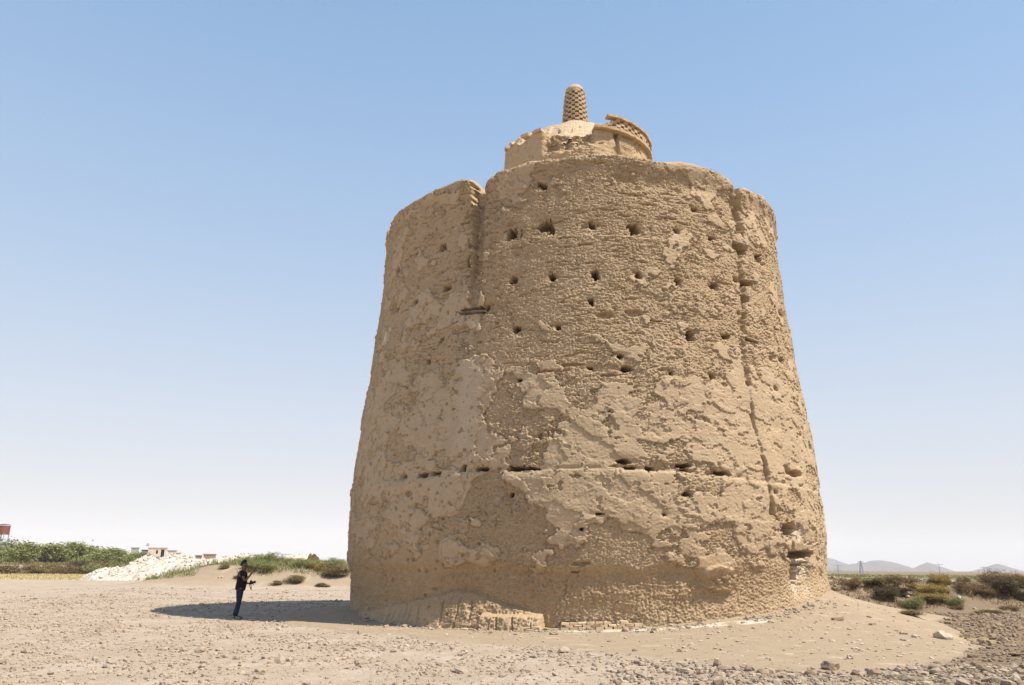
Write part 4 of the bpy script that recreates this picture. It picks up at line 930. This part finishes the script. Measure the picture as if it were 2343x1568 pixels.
def build_person():
    px,py = 541,1416; x,y,z = drop(px,py); Hh = dist_px(118,x,y); s = Hh/1.78
    root = empty('person',(x,y,z)); root.scale=(s,s,s); root.rotation_euler=(0,0,.12)
    # local: +x is the way the person faces (towards the tower), z up; leaning a little back at the hips
    hip=(.02,0,.93); 
    body=[[(.02,0,.95,.13,.15),(.03,0,1.08,.125,.14),(.045,0,1.24,.13,.155),(.05,0,1.38,.12,.15),(.055,0,1.45,.08,.09),(.068,0,1.50,.066,.066),(.085,0,1.575,.088,.084),(.09,0,1.665,.115,.10),(.08,0,1.74,.085,.08)]]
    hips=(.02,0,.95,.13,.15); chest=(.05,0,1.38,.11,.15)
    # face: nose, chin, ears
    body += [[(.09,0,1.665,.115,.10),(.175,0,1.64,.018,.016),(.205,0,1.625,.012,.014)],[(.085,0,1.575,.088,.084),(.15,0,1.555,.034,.034)]]
    legs=[]
    for sgn,fx in ((-1,.02),(1,-.06)):
        legs.append([hips,(.02+fx*.1,sgn*.095,.86,.092,.09),(.03+fx*.5,sgn*.10,.50,.060,.060),(-.03+fx,sgn*.11,.12,.042,.042),(-.03+fx,sgn*.11,.06,.040,.040),(.12+fx,sgn*.125,.035,.030,.038)])
    # right (near camera, -y) arm raised forward, left (+y) arm bent holding the camera
    arm_r=[chest,(.06,-.18,1.40,.055,.055),(.16,-.21,1.19,.043,.043),(.20,-.205,1.17,.040,.040),(.34,-.17,1.36,.030,.030),(.42,-.15,1.50,.023,.026),(.455,-.14,1.55,.018,.034),(.475,-.135,1.585,.014,.032)]
    arm_l=[chest,(.06,.18,1.40,.055,.055),(.06,.22,1.14,.043,.043),(.08,.21,1.10,.038,.038),(.28,.13,1.07,.028,.028),(.34,.10,1.08,.018,.032)]
    fr=[]
    base=(.475,-.135,1.585)
    for k,(dy,L) in enumerate(((-.026,.068),(-.009,.078),(.009,.073),(.026,.058))):
        fr.append([(base[0],base[1],base[2],.014,.032),(base[0]+.008,base[1]+dy*.9,base[2]+.025,.009,.009),(base[0]+.022+L*.3,base[1]+dy*1.2,base[2]+.03+L*.5,.008,.008),(base[0]+.05+L*.6,base[1]+dy*1.25,base[2]+.03+L*.62,.006,.006)])
    fr.append([(.455,-.14,1.55,.018,.034),(.475,-.175,1.57,.010,.010),(.50,-.185,1.595,.007,.007)])
    lb=(.34,.10,1.08)
    for k,(dy,L) in enumerate(((-.026,.068),(-.009,.075),(.009,.07),(.026,.056))):
        fr.append([(*lb,.018,.032),(lb[0]+.035,lb[1]+dy,lb[2]-.008,.009,.009),(lb[0]+.055+L*.2,lb[1]+dy,lb[2]-.03,.008,.008),(lb[0]+.05+L*.2,lb[1]+dy-.004,lb[2]-.055,.006,.006)])
    fr.append([(*lb,.018,.032),(.36,.06,1.10,.009,.009),(.385,.05,1.105,.007,.007)])
    b = skin_object('body',body+legs+[arm_r,arm_l]+fr,M['skin'],root)
    g=.018
    grow=lambda ch,n0,n1,e: [tuple(list(q[:3])+[r_+e for r_ in (q[3:] if len(q)>4 else (q[3],q[3]))]) for q in ch[n0:n1]]
    sh=[[(.015,0,.84,.165,.175),(.02,0,.92,.175,.18),(.04,0,1.05,.185,.18),(.055,0,1.18,.18,.18),(.05,0,1.33,.165,.18),(.05,0,1.43,.12,.15),(.06,0,1.48,.085,.09)]]
    sh+= [[(.05,-.06,1.39,.09,.09),(.06,-.18,1.40,.085,.085),(.12,-.205,1.27,.075,.075)], [(.05,.06,1.39,.09,.09),(.06,.18,1.40,.085,.085),(.06,.21,1.23,.075,.075)]]
    skin_object('shirt',sh,M['shirt'],root)
    tr=[]
    hp2=(.02,0,.94,.145,.165)
    tr.append([(.02,0,.99,.145,.155),(.02,0,.90,.155,.165),(.02,0,.84,.11,.14)])
    for ch in legs: tr.append([(.02,ch[1][1]*.8,.90,.11,.11)]+[(q[0],q[1],q[2],q[3]+.024,q[4]+.024) for q in ch[1:4]]+[(ch[4][0],ch[4][1],.075,.062,.062)])
    skin_object('trousers',tr,M['jeans'],root)
    for ch in legs:
        fx,fy = ch[4][0],ch[4][1]
        skin_object('shoe',[[(fx-.03,fy,.05,.05,.045),(fx+.06,fy,.045,.045,.048),(fx+.16,fy,.032,.032,.045),(fx+.20,fy,.028,.024,.036)]],M['shoe'],root)
    skin_object('hair',[[(.015,0,1.60,.055,.07),(.03,0,1.66,.09,.10),(.06,0,1.73,.105,.105),(.10,0,1.765,.085,.085),(.145,0,1.755,.05,.06)]],M['hair'],root)
    tag(root,'person in a dark shirt and dark jeans standing in the shadow with one arm raised','person')
    # hand-held camera
    M3=root.matrix_basis if False else Matrix.Translation((x,y,z))@Matrix.Rotation(.12,4,'Z')@Matrix.Scale(s,4)
    cr_=empty('camera_in_hand'); cr_.matrix_world=M3@Matrix.Translation((.33,.09,1.10))@Matrix.Rotation(-.25,4,'Y')
    bm=bmesh.new(); bmesh.ops.create_cube(bm,size=1); bmesh.ops.scale(bm,vec=(.075,.14,.10),verts=bm.verts); bmesh.ops.bevel(bm,geom=bm.edges,offset=.014,segments=2)
    me=bpy.data.meshes.new('camera_body'); bm.to_mesh(me); bm.free(); link('camera_body',me,M['cam'],cr_)
    mb=MB(); mb.box((0,0,.062),(.05,.05,.03)); mb.build('viewfinder',M['cam'],cr_)
    mb=MB(); mb.tube([(.03,0,-.005),(.08,0,-.005),(.085,0,-.005),(.14,0,-.005)],[.036,.036,.040,.038],16); mb.build('lens',M['cam'],cr_)
    mb=MB(); mb.tube([(-.03,-.06,.0),(-.06,-.04,-.08),(-.045,-.03,-.17),(-.03,-.03,-.24),(-.02,-.035,-.17),(-.02,.0,-.08),(-.025,.05,0)],.011,6); mb.build('strap',M['cam'],cr_)
    tag(cr_,'black camera with a dangling strap held at waist height','camera')
build_person()
def scrap():
    x,y,z = drop(2195,1380); w = dist_px(11,x,y)
    V = ICO2_V*(1+.7*fbm(ICO2_V[:,0]*1.6,ICO2_V[:,1]*1.6,ICO2_V[:,2]*1.6,3))[:,None]; V = V*np.array([.42,.35,.6])*w
    o = link('plastic_bag',npmesh('plastic_bag',V,ICO2_F),simple('pale_plastic',(.62,.74,.68),.35,.1,8,.5)); o.location=(x,y,z+.55*w); tag(o,'crumpled pale green-white plastic bag caught beside the grey-green weed','plastic bag')
scrap()
# ------------------------------------------------------------------ haze
def haze():
    mt = bpy.data.materials.new('haze_air'); mt.use_nodes=True; nt=mt.node_tree; nt.nodes.remove(nt.nodes['Principled BSDF'])
    pv = nt.nodes.new('ShaderNodeVolumePrincipled'); pv.inputs['Color'].default_value=(.985,.99,1,1); pv.inputs['Density'].default_value=HAZE; pv.inputs['Anisotropy'].default_value=0.1
    nt.links.new(pv.outputs[0],nt.nodes['Material Output'].inputs['Volume'])
    mb=MB(); mb.box((0,3000,145),(15000,12400,340)); o=mb.build('haze',mt); tag(o,'pale dusty air over the plain','haze',kind='stuff')
HAZE = 1.45e-4
haze()
